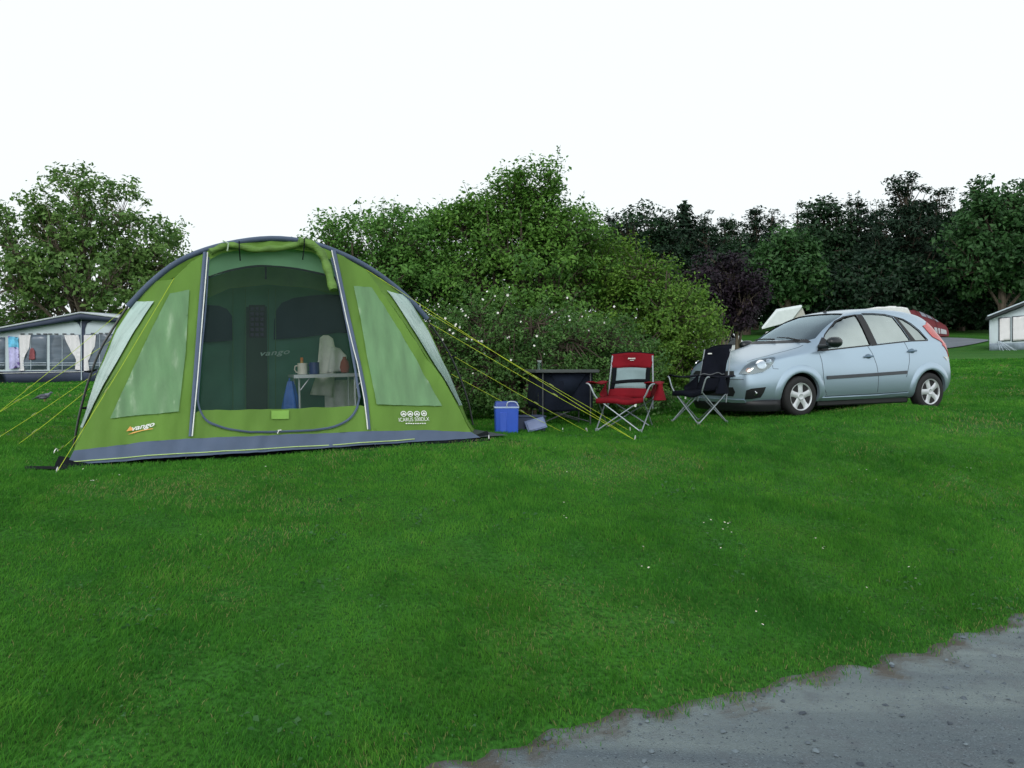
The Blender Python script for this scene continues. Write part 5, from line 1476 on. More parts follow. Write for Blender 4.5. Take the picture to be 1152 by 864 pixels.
# ------------------------------------------------------------------ folding armchairs
TUBE = pm('chair_tube', (.30, .34, .37), .38, metal=.4)
def cloth_grid(mb, f, nu=12, nv=10, mi=None):
    P = [[f(u / nu, v / nv) for u in range(nu + 1)] for v in range(nv + 1)]
    if mi is None: mb.grid(P)
    else:
        b = len(mb.v); mb.grid(P)
        k = len(mb.m) - nu * nv
        for j in range(nv):
            for i in range(nu): mb.m[k + j * nu + i] = mi((i + .5) / nu, (j + .5) / nv)
    return mb
def chair(name, label, loc, rz, main, band, armc, bandon=True, sc=1.0, droop=0.0):
    root = thing(name, label, 'chair', loc, rz, group='folding camping armchairs')
    root.scale = (sc, sc, 1.0 if not bandon else sc)
    W2, D2, SH = .29, .25, .40
    fx = .30
    # crossed legs: front, back, sides
    feet = {(-1, -1): Vector((-fx + .03, -.30, .01)), (1, -1): Vector((fx - .03, -.30, .01)), (-1, 1): Vector((-fx, .27, .01)), (1, 1): Vector((fx, .27, .01))}
    corner = {(sx, sy): Vector((sx * W2, sy * D2, SH + (.0 if sy < 0 else -.02))) for sx in (-1, 1) for sy in (-1, 1)}
    def leg(a, b, r=.0085, dy=0):
        o = Vector((0, dy, 0)); m = MB(); m.tube([a + o, b + o], r, 8); m.tube([a + o - Vector((0, 0, .01)), a + o + Vector((0, 0, .025))], r * 1.6, 8)
        m.build('leg', TUBE, root, recalc=False)
    for sy in (-1, 1):
        leg(feet[(-1, sy)], corner[(1, sy)], dy=.008); leg(feet[(1, sy)], corner[(-1, sy)], dy=-.008)
    for sx in (-1, 1):
        leg(feet[(sx, -1)] + Vector((sx * .012, 0, 0)), corner[(sx, 1)] + Vector((sx * .012, 0, 0))); leg(feet[(sx, 1)] + Vector((sx * -.004, 0, 0)), corner[(sx, -1)] + Vector((sx * -.004, 0, 0)))
    for sx in (-1, 1):
        m = MB()
        pts = smoothpoly([tuple(corner[(sx, -1)]), (sx * .325, -.262, .45), (sx * .355, -.262, .52), (sx * .385, -.255, .575), (sx * .43, -.24, .585)], 2, False)
        m.tube(pts, .0105, 8); m.build('arm_post', TUBE, root, recalc=False)
        m = MB(); m.tube([corner[(sx, 1)] + Vector((0, 0, -.12)), Vector((sx * .285, .30, .55)), Vector((sx * .262, .37, .93))], .0105, 8); m.build('back_post', TUBE, root, recalc=False)
        m = MB()
        cloth_grid(m, lambda u, v: Vector((sx * (.30 + .13 * v) + .0, -.25 + .55 * u, .592 - .022 * math.sin(math.pi * u) + .012 * math.sin(math.pi * v))), 8, 4)
        m.build('arm_rest', armc, root, solid=.012)
    m = MB()
    def seatf(u, v):
        x = (u - .5) * 2; y = -.27 + .55 * v
        return Vector((x * (.295 + .01 * math.sin(3 * v)), y, .405 - .055 * math.sin(math.pi * u) * (.35 + .65 * math.sin(math.pi * min(1, v * 1.1))) + .02 * v - .01 * math.cos(9 * u)))
    cloth_grid(m, seatf, 14, 10); m.build('seat', main, root, solid=.010)
    m = MB()
    def frontf(u, v): 
        p = seatf(u, 0); return p + Vector((0, -.004, -.055 * v))
    cloth_grid(m, frontf, 14, 2); m.build('seat_front', main, root, solid=.008)
    # side skirts of cloth between seat and arms
    for sx in (-1, 1):
        m = MB(); cloth_grid(m, lambda u, v: Vector((sx * (.285 + .03 * v + .02 * math.sin(math.pi * v)), -.02 + .30 * u * 1.0 + .02 * v, .40 + (.06 + .15 * u ** 1.2) * v)), 6, 5); m.build('side_cloth', main, root, solid=.008)
    def backf(u, v):
        x = (u - .5) * 2; wv = .275 - .03 * math.sin(math.pi * min(1, max(0, (v - .1) / .8))) * (1 if v < .75 else .6)
        z = .40 + (.56 + .015 * math.cos(x * 2.2) + droop * x) * v
        return Vector((x * wv, .20 + .18 * v + .05 * math.cos(x * 1.5) * math.sin(math.pi * min(1, v)) - .01 * math.sin(8 * v + 3 * x), z))
    m = MB()
    if bandon:
        m1, m2 = MB(), MB()
        cloth_grid(m1, lambda u, v: backf(u, .66 + .34 * v), 12, 5); cloth_grid(m1, lambda u, v: backf(u, .20 * v), 12, 3)
        cloth_grid(m2, lambda u, v: backf(.10 + .80 * u, .20 + .46 * v), 12, 6)
        bk = m1.build('backrest', main, root, solid=.010); m2.build('mesh_band', band, bk, solid=.008)
        for u0, u1 in ((0, .11), (.89, 1)):
            m3 = MB(); cloth_grid(m3, lambda u, v: backf(u0 + (u1 - u0) * u, .18 + .50 * v), 2, 6); m3.build('edge_tape', BLACKW, bk, solid=.012)
        m4 = MB(); cloth_grid(m4, lambda u, v: backf(.02 + .96 * u, .30 + .07 * v + .05 * u) + Vector((0, -.012, 0)), 12, 2); m4.build('strap', BLACKW, bk, solid=.006)
    else:
        cloth_grid(m, backf, 12, 12); bk = m.build('backrest', main, root, solid=.010)
        m4 = MB(); m4.tube([backf(u / 12, .38 + .02 * math.sin(u)) + Vector((0, -.02, 0)) for u in range(13)], .007, 6); m4.build('strap', pm('strap_grey', (.10, .11, .12), .7), bk, recalc=False)
    m = MB(); m.tube([backf(u / 12, 1.0) for u in range(13)], .008, 6); m.build('edge_tape', BLACKW, bk, recalc=False)
    # small woven maker's badge
    m = MB()
    if bandon:
        for i, (x, w_, h_) in enumerate(((-.045, .014, .018), (-.022, .03, .012), (.012, .03, .012), (.038, .012, .018))):
            c = backf(.5 + x / .55, .86); m.add([c + Vector((-w_ / 2, -.02, -h_ / 2)), c + Vector((w_ / 2, -.02, -h_ / 2)), c + Vector((w_ / 2, -.02, h_ / 2)), c + Vector((-w_ / 2, -.02, h_ / 2))], [(0, 1, 2, 3)])
        c = backf(.5, .82); m.add([c + Vector((-.025, -.02, -.004)), c + Vector((.025, -.02, -.004)), c + Vector((.025, -.02, .004)), c + Vector((-.025, -.02, .004))], [(0, 1, 2, 3)])
    else:
        c = backf(.24, .86); m.add([c + Vector((-.05, -.024, .0)), c + Vector((-.01, -.03, -.006)), c + Vector((.05, -.024, -.004)), c + Vector((.04, -.024, .010)), c + Vector((-.02, -.024, .012))], [(0, 1, 2, 3, 4)])
    m.build('badge', white_m, bk)
    # hanging pouch on the right arm, white care tag under the seat
    m = MB(); pc = Vector((.43, .02, .585)); M_ = Matrix.Translation(pc)
    prof = [(.045, 0), (.055, -.06), (.095, -.17), (.105, -.205), (.07, -.212), (.001, -.21)]
    m.lathe(prof, 14, M_ @ Matrix.Diagonal((.75, 1.15, 1, 1))); m.build('pouch', main, root, recalc=True)
    tx = .20 if bandon else -.02
    m = MB(); m.box((tx, -.27, .335), (.028, .003, .062), Matrix.Rotation(R(12), 3, 'Y')); m.build('care_tag', white_m, root)
    return root
BLACKW = black_m
redc = pm('canvas_red', (.165, .006, .012), .85, spec=.15, var=.2, scale=5, bump=.5, bscale=9)
greym = pm('canvas_grey', (.20, .28, .29), .85, spec=.2, var=.1, scale=5, bump=.3)
blkc = pm('canvas_black', (.005, .0065, .012), .9, spec=.12, var=.3, scale=5, bump=.6, bscale=9)
p = at(703, 483, 10.2)
chair('folding_chair', 'red folding armchair with a grey band across its back, beside the folding table', (p.x, p.y, gz1(p.x, p.y)), R(-22), redc, greym, redc, True, sc=.96)
p = at(787, 476, 10.75)
chair('folding_chair', 'black folding armchair standing in front of the car bumper', (p.x, p.y, gz1(p.x, p.y)), R(-57), blkc, greym, blkc, False, sc=.84, droop=.03)

# ------------------------------------------------------------------ camp kitchen table with a cloth front
def kitchen():
    a = at(605, 482, 10.75); b = at(667, 478, 10.95)
    u = Vector((b.x - a.x, b.y - a.y, 0)); Wd = u.length; rz = math.atan2(u.y, u.x)
    o = Vector(((a.x + b.x) / 2, (a.y + b.y) / 2, 0)); o.z = gz1(o.x, o.y)
    root = thing('folding_table', 'dark folding camp kitchen table with a hanging cloth front, beside the red chair', 'table', o, rz)
    zt = at(632, 416, 10.85).z - o.z
    hw = Wd / 2; D = .44
    m = MB(); m.box((.0, D / 2 - .045, zt - .018), (Wd * 1.14, D + .10, .040)); m.build('table_top', pm('table_dark', (.055, .065, .065), .6), root, bevel=.006)
    fr = pm('table_frame', (.06, .065, .07), .45, metal=.3)
    for x in (-hw * .86, hw * .86):
        for y in (0, D):
            m = MB(); m.tube([(x, y - .045, zt - .02), (x, y - .045, 0)], .010, 8); m.build('leg', fr, root, recalc=False)
    for (x0, z0, x1, z1, y) in ((-hw * .86, .05, hw * .86, .30, .0), (-hw * .86, .24, hw * .86, .06, .012), (-hw * .86, .24, hw * .86, .05, D)):
        m = MB(); m.tube([(x0, y, z0), (x1, y, z1)], .008, 6); m.build('brace', fr, root, recalc=False)
    m = MB()
    cloth_grid(m, lambda s, t: Vector(((-hw * .98 + Wd * .98 * s), -.014 - .010 * math.sin(math.pi * s) * math.sin(math.pi * t) + .018 * abs(s - .25 - .5 * abs(t - .1)) + (.01 * math.sin(9 * s + 4 * t)), zt - .038 - (zt - .235 + .006 * math.sin(6 * s)) * t)), 16, 14)
    cl = m.build('cloth_front', pm('canvas_slate', (.008, .011, .020), .9, spec=.12, var=.25, scale=4, bump=.5), root, solid=.006)
    m = MB(); m.add([(-hw * .55, -.026, zt - .07), (hw * .72, -.026, zt - .05), (hw * .05, -.032, zt - .40)], [(0, 1, 2)]); m.build('cloth_fold', pm('canvas_slate_paler', (.012, .017, .030), .9, spec=.12), cl, solid=.006)  # slightly lighter triangle laid over the cloth front
    m = MB(); cloth_grid(m, lambda s, t: Vector((-hw * .98 + .01 * math.sin(7 * t), D * s, zt - .03 - (zt - .26) * t)), 5, 8); m.build('cloth_side', pm('canvas_slate', (0, 0, 0)), root, solid=.006)
    c = at(607, 415, 10.85)
    m = MB(); m.lathe([(.028, 0), (.032, .004), (.034, .085), (.026, .092), (.026, .105)], 16)
    mt = glassmat('jar_glass', (.55, .62, .62), .12, 0)
    j = thing('glass_jar', 'small clear glass jar standing on the left end of the dark folding table', 'jar', (c.x, c.y + .06, o.z + zt + .001))
    m.build('jar_body', mt, j); m = MB(); m.lathe([(.028, .105), (.029, .118), (.001, .119)], 16); m.build('lid', pm('jar_lid', (.35, .4, .4), .4), j)
kitchen()

# ------------------------------------------------------------------ cool box and the tilted blue-grey crate
p = at(569.5, 488, 9.7); z0 = gz1(p.x, p.y)
cb = thing('cool_box', 'bright blue cool box with a white carrying handle on the grass right of the tent', 'cool box', (p.x, p.y, z0), R(4))
m = MB(); s0, s1 = .118, .134
rows = []
for z, s, d in ((.0, .127, .107), (.02, .130, .110), (.24, .134, .114), (.285, .136, .116)):
    r = .025; rows.append([Vector((cx * (s - r) + r * math.cos(a), cy * (d - r) + r * math.sin(a), z)) for cx, cy, a0 in ((1, 1, 0), (-1, 1, 90), (-1, -1, 180), (1, -1, 270)) for a in (R(a0), R(a0 + 45), R(a0 + 90))])
m.grid(rows, closed=True); k = 12; m.f += [tuple(range(k)), tuple(36 + i for i in range(k))]; m.m += [0, 0]
m.build('box', pm('coolbox_blue', (.030, .095, .52), .45, var=.08), cb, bevel=.004)
for x in (-.04, ):
    q = MB(); q.box((x, -.112, .13), (.075, .012, .22)); q.build('front_panel', pm('coolbox_blue', (0, 0, 0)), cb, bevel=.004)
m = MB(); m.box((0, 0, .295), (.280, .238, .018)); m.build('rim', pm('coolbox_rim', (.38, .48, .66), .4), cb, bevel=.004)
m = MB(); rows = []
for z, s, d in ((.304, .134, .114), (.335, .130, .110), (.360, .118, .098)):
    rows.append([Vector((cx * s, cy * d, z)) for cx, cy in ((1, 1), (-1, 1), (-1, -1), (1, -1))])
m.grid(rows, closed=True); m.f.append((8, 9, 10, 11)); m.m.append(0); m.build('lid', pm('coolbox_lid', (.020, .055, .28), .45), cb, bevel=.008)
m = MB(); m.tube(smoothpoly([(.0, -.118, .30), (.0, -.135, .35), (.03, -.135, .365), (.10, -.13, .36), (.13, -.12, .31)], 2, False), .0055, 6); m.build('handle', pm('handle_white', (.55, .62, .7), .4), cb, recalc=False)
p = at(600, 487, 9.95); z0 = gz1(p.x, p.y)
cr = thing('storage_crate', 'low slate blue plastic crate with a tilted lighter lid, right of the cool box', 'crate', (p.x, p.y, z0), R(14))
m = MB(); m.box((-.02, .13, .085), (.34, .24, .17)); m.box((-.02, .13, .175), (.36, .26, .016)); m.build('tub', pm('crate_slate', (.020, .032, .075), .5), cr, bevel=.006)
M_ = Matrix.Rotation(R(-14), 3, 'Y') @ Matrix.Rotation(R(-32), 3, 'X')
m = MB(); m.box((.02, -.03, .085), (.24, .018, .15), M_); l_ = m.build('lid', pm('crate_lid', (.11, .15, .27), .45, var=.15), cr, bevel=.006)
m = MB(); m.box((.02, -.043, .085), (.20, .010, .11), M_); m.build('lid_panel', pm('crate_lid_inner', (.15, .19, .32), .4, var=.15), l_, bevel=.004)

# ------------------------------------------------------------------ pigeon on the lawn
def pigeon():
    p = ground_at(50, 452.5, 8.)
    root = thing('pigeon', 'grey pigeon standing on the grass in front of the caravan awning at the left', 'bird', p, R(0)); root.scale = (1.15, 1.15, 1.15)
    g1 = pm('feather_grey', (.15, .16, .20), .8, var=.3, scale=25); g2 = pm('feather_dark', (.055, .06, .08), .8, var=.3, scale=25)
    m = MB(); rows = []
    spine = [(-.165, .070, .004, .004), (-.13, .078, .016, .012), (-.09, .088, .035, .030), (-.03, .098, .055, .052), (.03, .108, .056, .055), (.075, .122, .042, .043), (.095, .145, .026, .028), (.108, .168, .024, .025), (.125, .176, .021, .021), (.140, .172, .010, .010), (.158, .166, .003, .003)]
    for x, z, ry, rz in spine: rows.append([Vector((x, ry * math.cos(a), z + rz * math.sin(a))) for a in [k * 2 * math.pi / 14 for k in range(14)]])
    m.grid(rows, closed=True); m.build('body', g1, root, subsurf=1)
    for s in (-1, 1):
        m = MB(); rows = []
        for x, z, w_ in ((-.15, .078, .010), (-.10, .096, .028), (-.03, .112, .040), (.04, .118, .034), (.065, .118, .012)):
            rows.append([Vector((x, s * (.030 + .028 * (1 - abs(t)) + (0 if abs(x) < .08 else -.016)), z + t * w_)) for t in (-1, -.5, 0, .5, 1)])
        m.grid(rows); m.build('wing', g2, root, solid=.006, subsurf=1)
        m = MB(); m.tube([(.015, s * .022, .06), (.012, s * .022, .004), (.04, s * .024, .003)], [.006, .004, .003], 6); m.build('leg', pm('leg_pink', (.25, .08, .08), .7), root, recalc=False)
    m = MB(); rows = [[Vector((-.14 - .075 * t, y * (.02 + .02 * t), .076 - .022 * t)) for y in (-1, -.5, 0, .5, 1)] for t in (0, .5, 1)]
    m.grid(rows); m.build('tail', g2, root, solid=.008)
pigeon()

# ------------------------------------------------------------------ caravan awning on the left
AWH = pm('awning_pale', (.50, .58, .62), .7, var=.08, scale=1.2, bump=.3, bscale=3)
ANV = pm('awning_navy', (.028, .040, .075), .7, var=.2, scale=1.5, bump=.3)
ACU = pm('curtain_white', (.72, .70, .72), .8, var=.06, scale=3)
AGL = pm('awning_window', (.10, .13, .17), .2, var=.35, scale=2.0, bump=.3, bscale=3, stretch=(.4, 1, 2.5))
def awning_left():
    Y = 30.
    g = at(60, 429, Y)
    root = thing('caravan_awning', 'long white and navy caravan awning with curtained windows, partly behind the green tent', 'awning', (g.x, g.y, gz1(g.x, g.y)))
    o = Vector(root.location)
    def P(px, py, d=0.): return at(px, py, Y) - o + Vector((0, -d, 0))
    def face(name, poly, mat, d, parent=root, step=12, amp=0., th=.0):
        pts, tr = fill(poly, step); A = np.array(pts); nz = np.sin(A[:, 0] * 1.1) * amp
        m = MB(); m.add([P(x, y, d + float(q)) for (x, y), q in zip(pts, nz)], tr); return m.build(name, mat, parent, solid=th)
    face('wall', [(-40, 432), (-40, 378), (0, 371), (94, 355), (150, 362), (200, 369), (200, 432)], AWH, 0, th=.02)
    face('skirt_band', [(-40, 431), (-40, 418.5), (95, 416.5), (200, 416), (200, 431)], ANV, .025, th=.015)
    # roof and side walls going back
    m = MB(); dep = 2.6
    ed = [(-46, 380), (0, 370), (94, 352), (150, 359.5), (206, 368)]
    m.grid([[P(x, y, .25) for x, y in ed], [P(x, y, -dep) + Vector((0, 0, .10)) for x, y in ed]]); m.build('roof', pm('roof_pale', (.42, .46, .48), .6, var=.1), root, solid=.05)
    m = MB(); m.grid([[P(x, y + 1, .22) for x, y in ed], [P(x, y + 4.8 + (3 if x == 94 else 0), .20) for x, y in ed]]); m.build('valance', ANV, root, solid=.02)
    for px in (-40, 200):
        m = MB(); t_ = 378 if px < 0 else 369; m.grid([[P(px, 432, 0), P(px, t_, 0)], [P(px, 432, -dep), P(px, t_, -dep)]]); m.build('side_wall', AWH, root, solid=.02)
    face('back_wall', [(-40, 432), (-40, 378), (94, 355), (200, 369), (200, 432)], AWH, -dep, th=.02)
    face('centre_band', [(91.5, 417), (91.5, 370), (89, 364), (82, 360), (94, 355), (106, 360), (98, 364), (96, 370), (96, 417)], ANV, .03, th=.012, step=5)
    # windows with their panes and curtains
    for (x0, x1, yt, ct) in ((24, 53, 377, 'l'), (56.5, 91, 377, 'r'), (97, 135, 376, 'l'), (140, 195, 376, 'n'), (-36, 6, 380, 'n')):
        w_ = face('window', [(x0, 416), (x0, yt), (x1, yt - .5), (x1, 415.5)], AGL, .028, th=.01)
        for yy in (408.5, 411):
            m = MB(); m.tube([P(x0, yy, .045), P(x1, yy - .3, .045)], .012, 5); m.build('rail', pm('rail_pale', (.45, .52, .58), .5), w_, recalc=False)
        m = MB(); m.tube([P((x0 + x1) / 2 - 3, yt, .045), P((x0 + x1) / 2 - 3, 416, .045)], .010, 5); m.build('rail', pm('rail_pale', (.45, .52, .58), .5), w_, recalc=False)
        if ct == 'l': face('curtain', [(x0 - 2, 377), (x0 + 12, 377), (x0 + 10, 390), (x0 + 3, 406), (x0 + 4, 417), (x0 - 2, 417)], ACU, .06, w_, step=2.5, amp=.025)
        if ct == 'r': face('curtain', [(x1 - 18, 377), (x1 - 2, 377), (x1 + .5, 390), (x1, 416), (x1 - 6, 416), (x1 - 4, 405), (x1 - 13, 390)], ACU, .06, w_, step=2.5, amp=.025)
    m = MB(); m.tube([P(92, 357, .05), P(92.5, 428, .05)], .018, 6); m.build('pole', pm('rail_pale', (.45, .52, .58), .5), root, recalc=False)
    m = MB()
    for k, x in enumerate((26, 35, 44, 51.5, 57, 64, 73, 82, 105, 114, 121, 130)): m.box(P(x, 375.8 - .6 * (x > 90), .04), (.13, .02, .045))
    m.build('curtain_hooks', pm('hook_dark', (.08, .09, .10), .7), root)
    m = MB(); m.tube([P(0, 420, .05), P(95, 418, .05)], .010, 5); m.build('piping', white_m, root, recalc=False)
    # pastel towel hung on the wall
    pts, tr = fill([(9, 378), (20.5, 379.5), (21, 396), (22, 414), (10.5, 415)], 2.2); A = np.array(pts)
    m = MB()
    for (x, y) in pts: m.v.append(tuple(at(x, y, Y - .09 - .03 * math.sin(x * .9))))
    for t in tr:
        m.f.append(t); cy = sum(pts[i][1] for i in t) / 3; cx = sum(pts[i][0] for i in t) / 3
        q = vnoise([cx * .28], [cy * .22], 77)[0]
        m.m.append(2 if q > .70 else (0 if cy < 391 else 1))
    m.m = m.m[:len(m.f)]
    t_ = m.build('beach_towel', [pm('towel_turquoise', (.14, .46, .68), .9, var=.5, scale=4), pm('towel_lilac', (.48, .46, .72), .9, var=.3, scale=4), pm('towel_violet', (.15, .10, .32), .9, var=.3, scale=5)], solid=.01)
    tag(t_, 'pastel turquoise and lilac towel hanging on the left wall of the caravan awning', 'towel')
    m = MB(); pts, tr = fill([(33.5, 394), (35, 391.5), (37, 391.5), (39, 395), (39.5, 404), (37, 405), (32.5, 404.5)], 2); m.add([at(x, y, Y - .05 - .02 * math.sin(x)) for x, y in pts], tr); tag(m.build('red_jacket', pm('jacket_red', (.25, .07, .08), .85, var=.2), solid=.03), 'dull red jacket hanging just behind the first curtain of the caravan awning', 'jacket')
awning_left()

# ------------------------------------------------------------------ awning at the right edge
def awning_right():
    Y = 42.
    g = at(1130, 393, Y); root = thing('small_awning', 'white awning with dark roof edge and white curtained windows, cut by the right picture edge', 'awning', (g.x, g.y, gz1(g.x, g.y)))
    o = Vector(root.location)
    def P(px, py, d=0.): return at(px, py, Y) - o + Vector((-.60 * min(d, 0), -d, 0))
    def face(name, poly, mat, d, parent=root, step=14, th=.02, amp=0):
        pts, tr = fill(poly, step); m = MB(); m.add([P(x, y, d + amp * math.sin(x * 1.3)) for x, y in pts], tr); return m.build(name, mat, parent, solid=th)
    dep = 2.4
    face('wall', [(1113, 395), (1113, 357), (1152, 344.5), (1172, 338), (1232, 357), (1232, 395)], AWH, 0)
    face('back_wall', [(1113, 395), (1113, 357), (1172, 338), (1232, 357), (1232, 395)], AWH, -dep)
    for px in (1113, 1232):
        m = MB(); m.grid([[P(px, 395), P(px, 357)], [P(px, 395, -dep), P(px, 357, -dep)]]); m.build('side_wall', ANV if px < 1200 else AWH, root, solid=.02)
    ed = [(1106, 357), (1152, 339), (1172, 331), (1240, 357)]
    m = MB(); m.grid([[P(x, y, .35) for x, y in ed], [P(x, y, -dep) for x, y in ed]]); m.build('roof', pm('roof_dark', (.035, .042, .05), .6), root, solid=.06)
    m = MB(); m.tube([P(x, y - .8, .38) for x, y in ed], .035, 6); m.build('roof_trim', pm('rail_pale', (.45, .52, .58), .5), root, recalc=False)
    m = MB(); m.grid([[P(x, y + .5, .33) for x, y in ed], [P(x, y + 4.5, .30) for x, y in ed]]); m.build('valance', pm('roof_dark', (0, 0, 0)), root, solid=.02)
    face('skirt_band', [(1113, 394.5), (1113, 386.5), (1232, 384), (1232, 394.5)], pm('awning_grey', (.20, .25, .30), .7, var=.2), .03)
    fr = pm('frame_dark', (.05, .07, .09), .6)
    for x0, x1 in ((1123, 1136.5), (1138, 1153), (1155, 1168), (1172, 1186), (1188, 1202)):
        w_ = face('window', [(x0, 384.5), (x0, 357.5 - (x0 - 1123) * .1), (x1, 356.5 - (x1 - 1136) * .1), (x1, 383.5)], fr, .03)
        face('curtain', [(x0 + .9, 383.6), (x0 + .9, 358.4 - (x0 - 1123) * .1), (x1 - .9, 357.4 - (x1 - 1136) * .1), (x1 - .9, 382.7)], ACU, .055, w_, step=2.5, amp=.015)
    for k in range(6):
        m = MB(); a = P(1122 + k * .6, 384, .06); b = P(1116 + k * 4, 394.5 + (k % 2) * 1.2, .7); m.tube([a, b], .010, 5); m.build('guy_line', pm('rail_pale', (.45, .52, .58), .5), root, recalc=False)
awning_right()

# ------------------------------------------------------------------ red tunnel tent, white caravan, raised white roof, parked white car
def red_tent():
    Y = 55.; g = at(1030, 376, Y); z = gz1(g.x, g.y)
    root = thing('red_tent', 'dull red tunnel tent with pale roof windows below the wood, behind the car', 'tent', (g.x, g.y, z))
    H = at(1030, 349, Y).z - z; Wd = 54 * Y / F / 2
    red = pm('tent_red', (.11, .012, .016), .75, var=.2, scale=1.2, bump=.4, bscale=2)
    def S(u, v, off=0.):                      # u along (0..1), v round the arch
        a = math.pi * v; hh = H * (1 - .48 * max(0, u - .35) ** 2 / .42 - .02 * math.sin(u * 9))
        return Vector((-Wd * 1.25 + Wd * 2.25 * u, -1.2 * math.cos(a) * (1 + off / 1.2), (hh + off) * math.sin(a) ** .9))
    m = MB(); m.grid([[S(i / 20, j / 16) for j in range(17)] for i in range(21)]); m.f.append(tuple(range(17))); m.m.append(0); m.f.append(tuple(340 + j for j in range(17))); m.m.append(0)
    m.build('flysheet', red, root)
    for k in range(3):
        m = MB(); m.grid([[S(.56 + .11 * k + .09 * i / 4, .30 + .14 * j / 4 - .03, .02) for j in range(5)] for i in range(5)]); m.build('roof_window', pm('red_tent_window', (.24, .26, .30), .4), root)
    for i in (4, 10, 16):
        m = MB(); m.tube([S(i / 20, j / 16, .02) for j in range(17)], .03, 5); m.build('pole_sleeve', pm('tent_red_dark', (.10, .012, .016), .7), root, recalc=False)
    for k in range(2):
        m = MB(); m.grid([[S(.74 + .115 * k + .10 * i / 4, .035 + .085 * j / 3, .02) for j in range(4)] for i in range(5)]); m.build('mud_wall', pm('red_tent_white', (.36, .38, .40), .6), root)
red_tent()
def caravan(name, label, px0, px1, ptop, Y, extra=None, dep=2.1):
    pc = (px0 + px1) / 2; g = at(pc, 380, Y); z = gz1(g.x, g.y)
    root = thing(name, label, 'caravan', (g.x, g.y, z)); W = (px1 - px0) * Y / F; H = at(pc, ptop, Y).z - z
    wh = pm('caravan_white', (.66, .68, .66), .35, var=.05); m = MB()
    prof = [(-W / 2, .45), (-W / 2 - .10, .9), (-W / 2 + .02, H * .8), (-W / 2 + .25, H * .97), (-W / 2 + .6, H), (W / 2 - .6, H), (W / 2 - .2, H * .97), (W / 2, H * .8), (W / 2 + .06, .9), (W / 2, .45)]
    m.prism(None, [Vector((x, -dep / 2, q)) for x, q in prof], [Vector((x, dep / 2, q)) for x, q in prof]); m.build('body', wh, root, bevel=.06)
    for x0, x1 in ((-.38, -.08), (.05, .36)):
        m = MB(); m.box(((x0 + x1) / 2 * W, -dep / 2 - .012, H * .66), ((x1 - x0) * W, .03, H * .24)); m.build('window', pm('caravan_window', (.02, .03, .035), .15), root, bevel=.02)
    for s in (-1, 1):
        m = MB(); m.lathe([(.18, -.09), (.30, -.08), (.31, 0), (.30, .08), (.18, .09)], 20, Matrix.Translation((0, s * (dep / 2 - .12), .31)) @ Matrix.Rotation(R(90), 4, 'X')); m.build('wheel', RUB, root)
    m = MB(); m.box((W * .2, 0, H + .05), (.5, .5, .10)); m.build('roof_vent', wh, root, bevel=.03)
    m = MB(); m.tube([(-W / 2, 0, .45), (-W / 2 - .9, 0, .42)], .05, 6); m.build('drawbar', BLACKP, root, recalc=False)
    return root, W, H
caravan('caravan', 'white caravan with only its roof showing above the car, left of the red tent', 968, 1016, 346.5, 52)
# camper with its white roof raised at a slant
def popup():
    Y = 34.; g = at(885, 385, Y); z = gz1(g.x, g.y)
    root = thing('camper_trailer', 'white camper trailer with its roof lid raised at a slant, above the car windscreen', 'trailer', (g.x, g.y, z)); o = Vector(root.location)
    wh = pm('caravan_white', (0, 0, 0)); 
    a = at(857, 371, Y) - o; b = at(874, 350, Y) - o; c = at(903, 345, Y) - o; d = at(890, 362, Y) - o
    m = MB(); th = Vector((0, .10, .10)); back = Vector((.1, .5, .05))
    m.prism(None, [a, d, c, b], [a + th, d + th, c + th, b + th]); m.build('roof_lid', pm('caravan_white_lid', (.60, .66, .66), .4, var=.05), root, bevel=.03)
    m = MB(); m.prism(None, [d + Vector((.02, .08, 0)), c + Vector((.02, .08, -.05)), at(907, 357, Y) - o, at(905, 364, Y) - o], [p + Vector((0, .9, 0)) for p in (d, c, at(907, 357, Y) - o, at(905, 364, Y) - o)]); m.build('tent_side', pm('camper_canvas', (.40, .40, .36), .8), root)
    m = MB(); x0 = (at(872, 372, Y) - o).x; x1 = (at(912, 372, Y) - o).x; m.box(((x0 + x1) / 2, .6, a.z * .5 + .12), (x1 - x0, 1.5, a.z - .28)); m.build('body', wh, root, bevel=.06)
    for s in (-.12, 1.3):
        m = MB(); m.lathe([(.15, -.07), (.25, -.06), (.26, 0), (.25, .06), (.15, .07)], 20, Matrix.Translation(((x0 + x1) / 2, s, .26)) @ Matrix.Rotation(R(90), 4, 'X')); m.build('wheel', RUB, root)
popup()
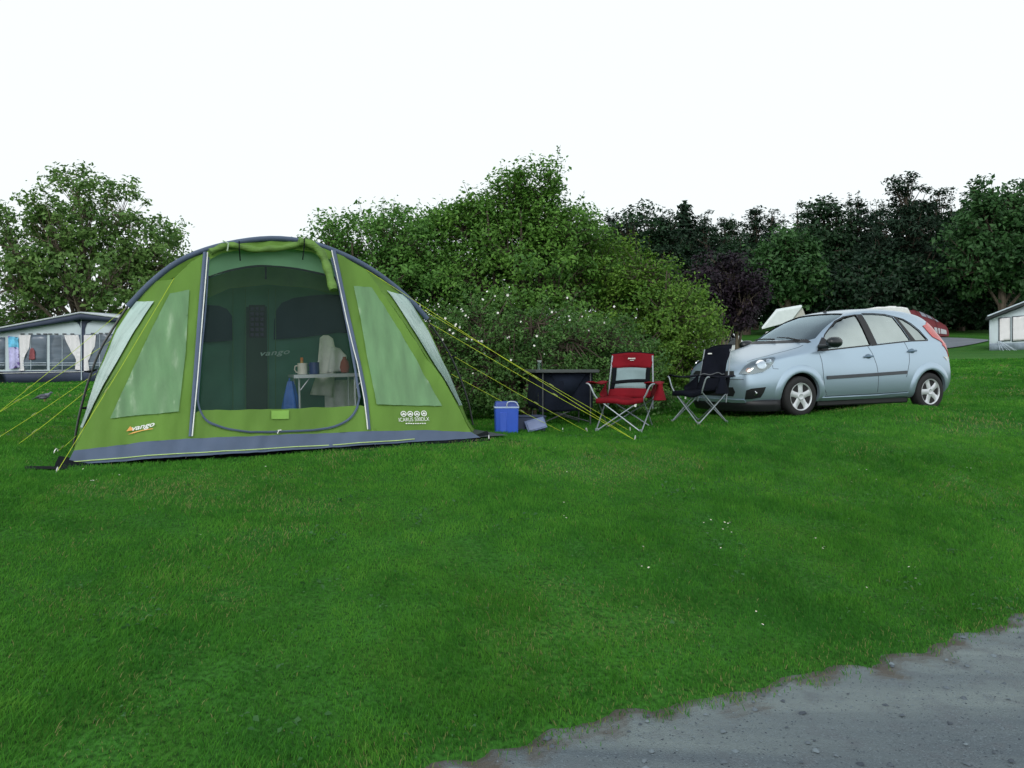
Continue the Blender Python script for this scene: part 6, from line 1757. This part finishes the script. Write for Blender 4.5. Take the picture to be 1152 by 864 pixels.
def whitecar():
    Y = 27.; g = at(816, 395, Y); z = gz1(g.x, g.y)
    root = thing('white_van', 'white vehicle far behind the stems of the purple tree, mostly hidden by the hedge', 'van', (g.x, g.y, z)); k = Y / F
    H = at(800, 371, Y).z - z
    prof = [(-.95, .25), (-.98, .8), (-.90, H * .96), (-.75, H), (.10, H), (.30, H * .97), (.60, H * .66), (.74, H * .50), (.78, .3), (.7, .22)]
    wh = pm('van_white', (.62, .65, .66), .3, var=.05)
    m = MB(); m.prism(None, [Vector((x, -.1, q)) for x, q in prof], [Vector((x, 1.5, q)) for x, q in prof]); m.build('body', wh, root, bevel=.08)
    m = MB(); wp = [(-.2, H * .62), (-.2, H * .92), (.18, H * .92), (.48, H * .64)]; m.prism(None, [Vector((x, -.112, q)) for x, q in wp], [Vector((x, -.09, q)) for x, q in wp]); m.build('window', pm('caravan_window', (0, 0, 0)), root)
    for x in (-.6, .5):
        for y in (-.06, 1.45):
            m = MB(); m.lathe([(.12, -.06), (.25, -.06), (.27, 0), (.25, .06), (.12, .06)], 18, Matrix.Translation((x, y, .27)) @ Matrix.Rotation(R(90), 4, 'X')); m.build('wheel', RUB, root)
whitecar()

# ------------------------------------------------------------------ grey path far across the lawn
def path():
    cl = [(1030, 389.5), (1060, 388), (1085, 385.5), (1104, 383.5), (1120, 383)]
    top = [(1030, 379.5), (1062, 380.5), (1085, 381.0), (1102, 382.3), (1112, 383.0)]; bot = [(1030, 394), (1056, 393.5), (1075, 391.5), (1098, 387.5), (1112, 384.2)]
    m = MB(); rows = []
    for a, b in zip(smoothpoly(top, 2, False), smoothpoly(bot, 2, False)):
        pa = ground_at(*a, 25.); pb = ground_at(*b, 25.); row = []
        for i in range(9):
            p = pa.lerp(pb, i / 8); row.append(Vector((p.x, p.y, gz1(p.x, p.y) + .05)))
        rows.append(row)
    m.grid(rows); o = m.build('path', pm('path_grey', (.13, .15, .17), .9, var=.15, scale=1.5, bump=.3)); tag(o, kind='structure')
path()

# ------------------------------------------------------------------ lawn last (keeps clear of the tent floor)
tf = [TM @ q for q in (TF(76, 522), TF(209, 513), TF(420, 499.5), TF(540, 492))] + [TM @ Vector((CUR[-1].x, .9, 0)), TM @ Vector((CUR[-1].x * .9, 4.8, 0)), TM @ Vector((CUR[0].x * .9, 4.8, 0)), TM @ Vector((CUR[0].x, .9, 0))]
build_grass([[(q.x, q.y) for q in tf]])
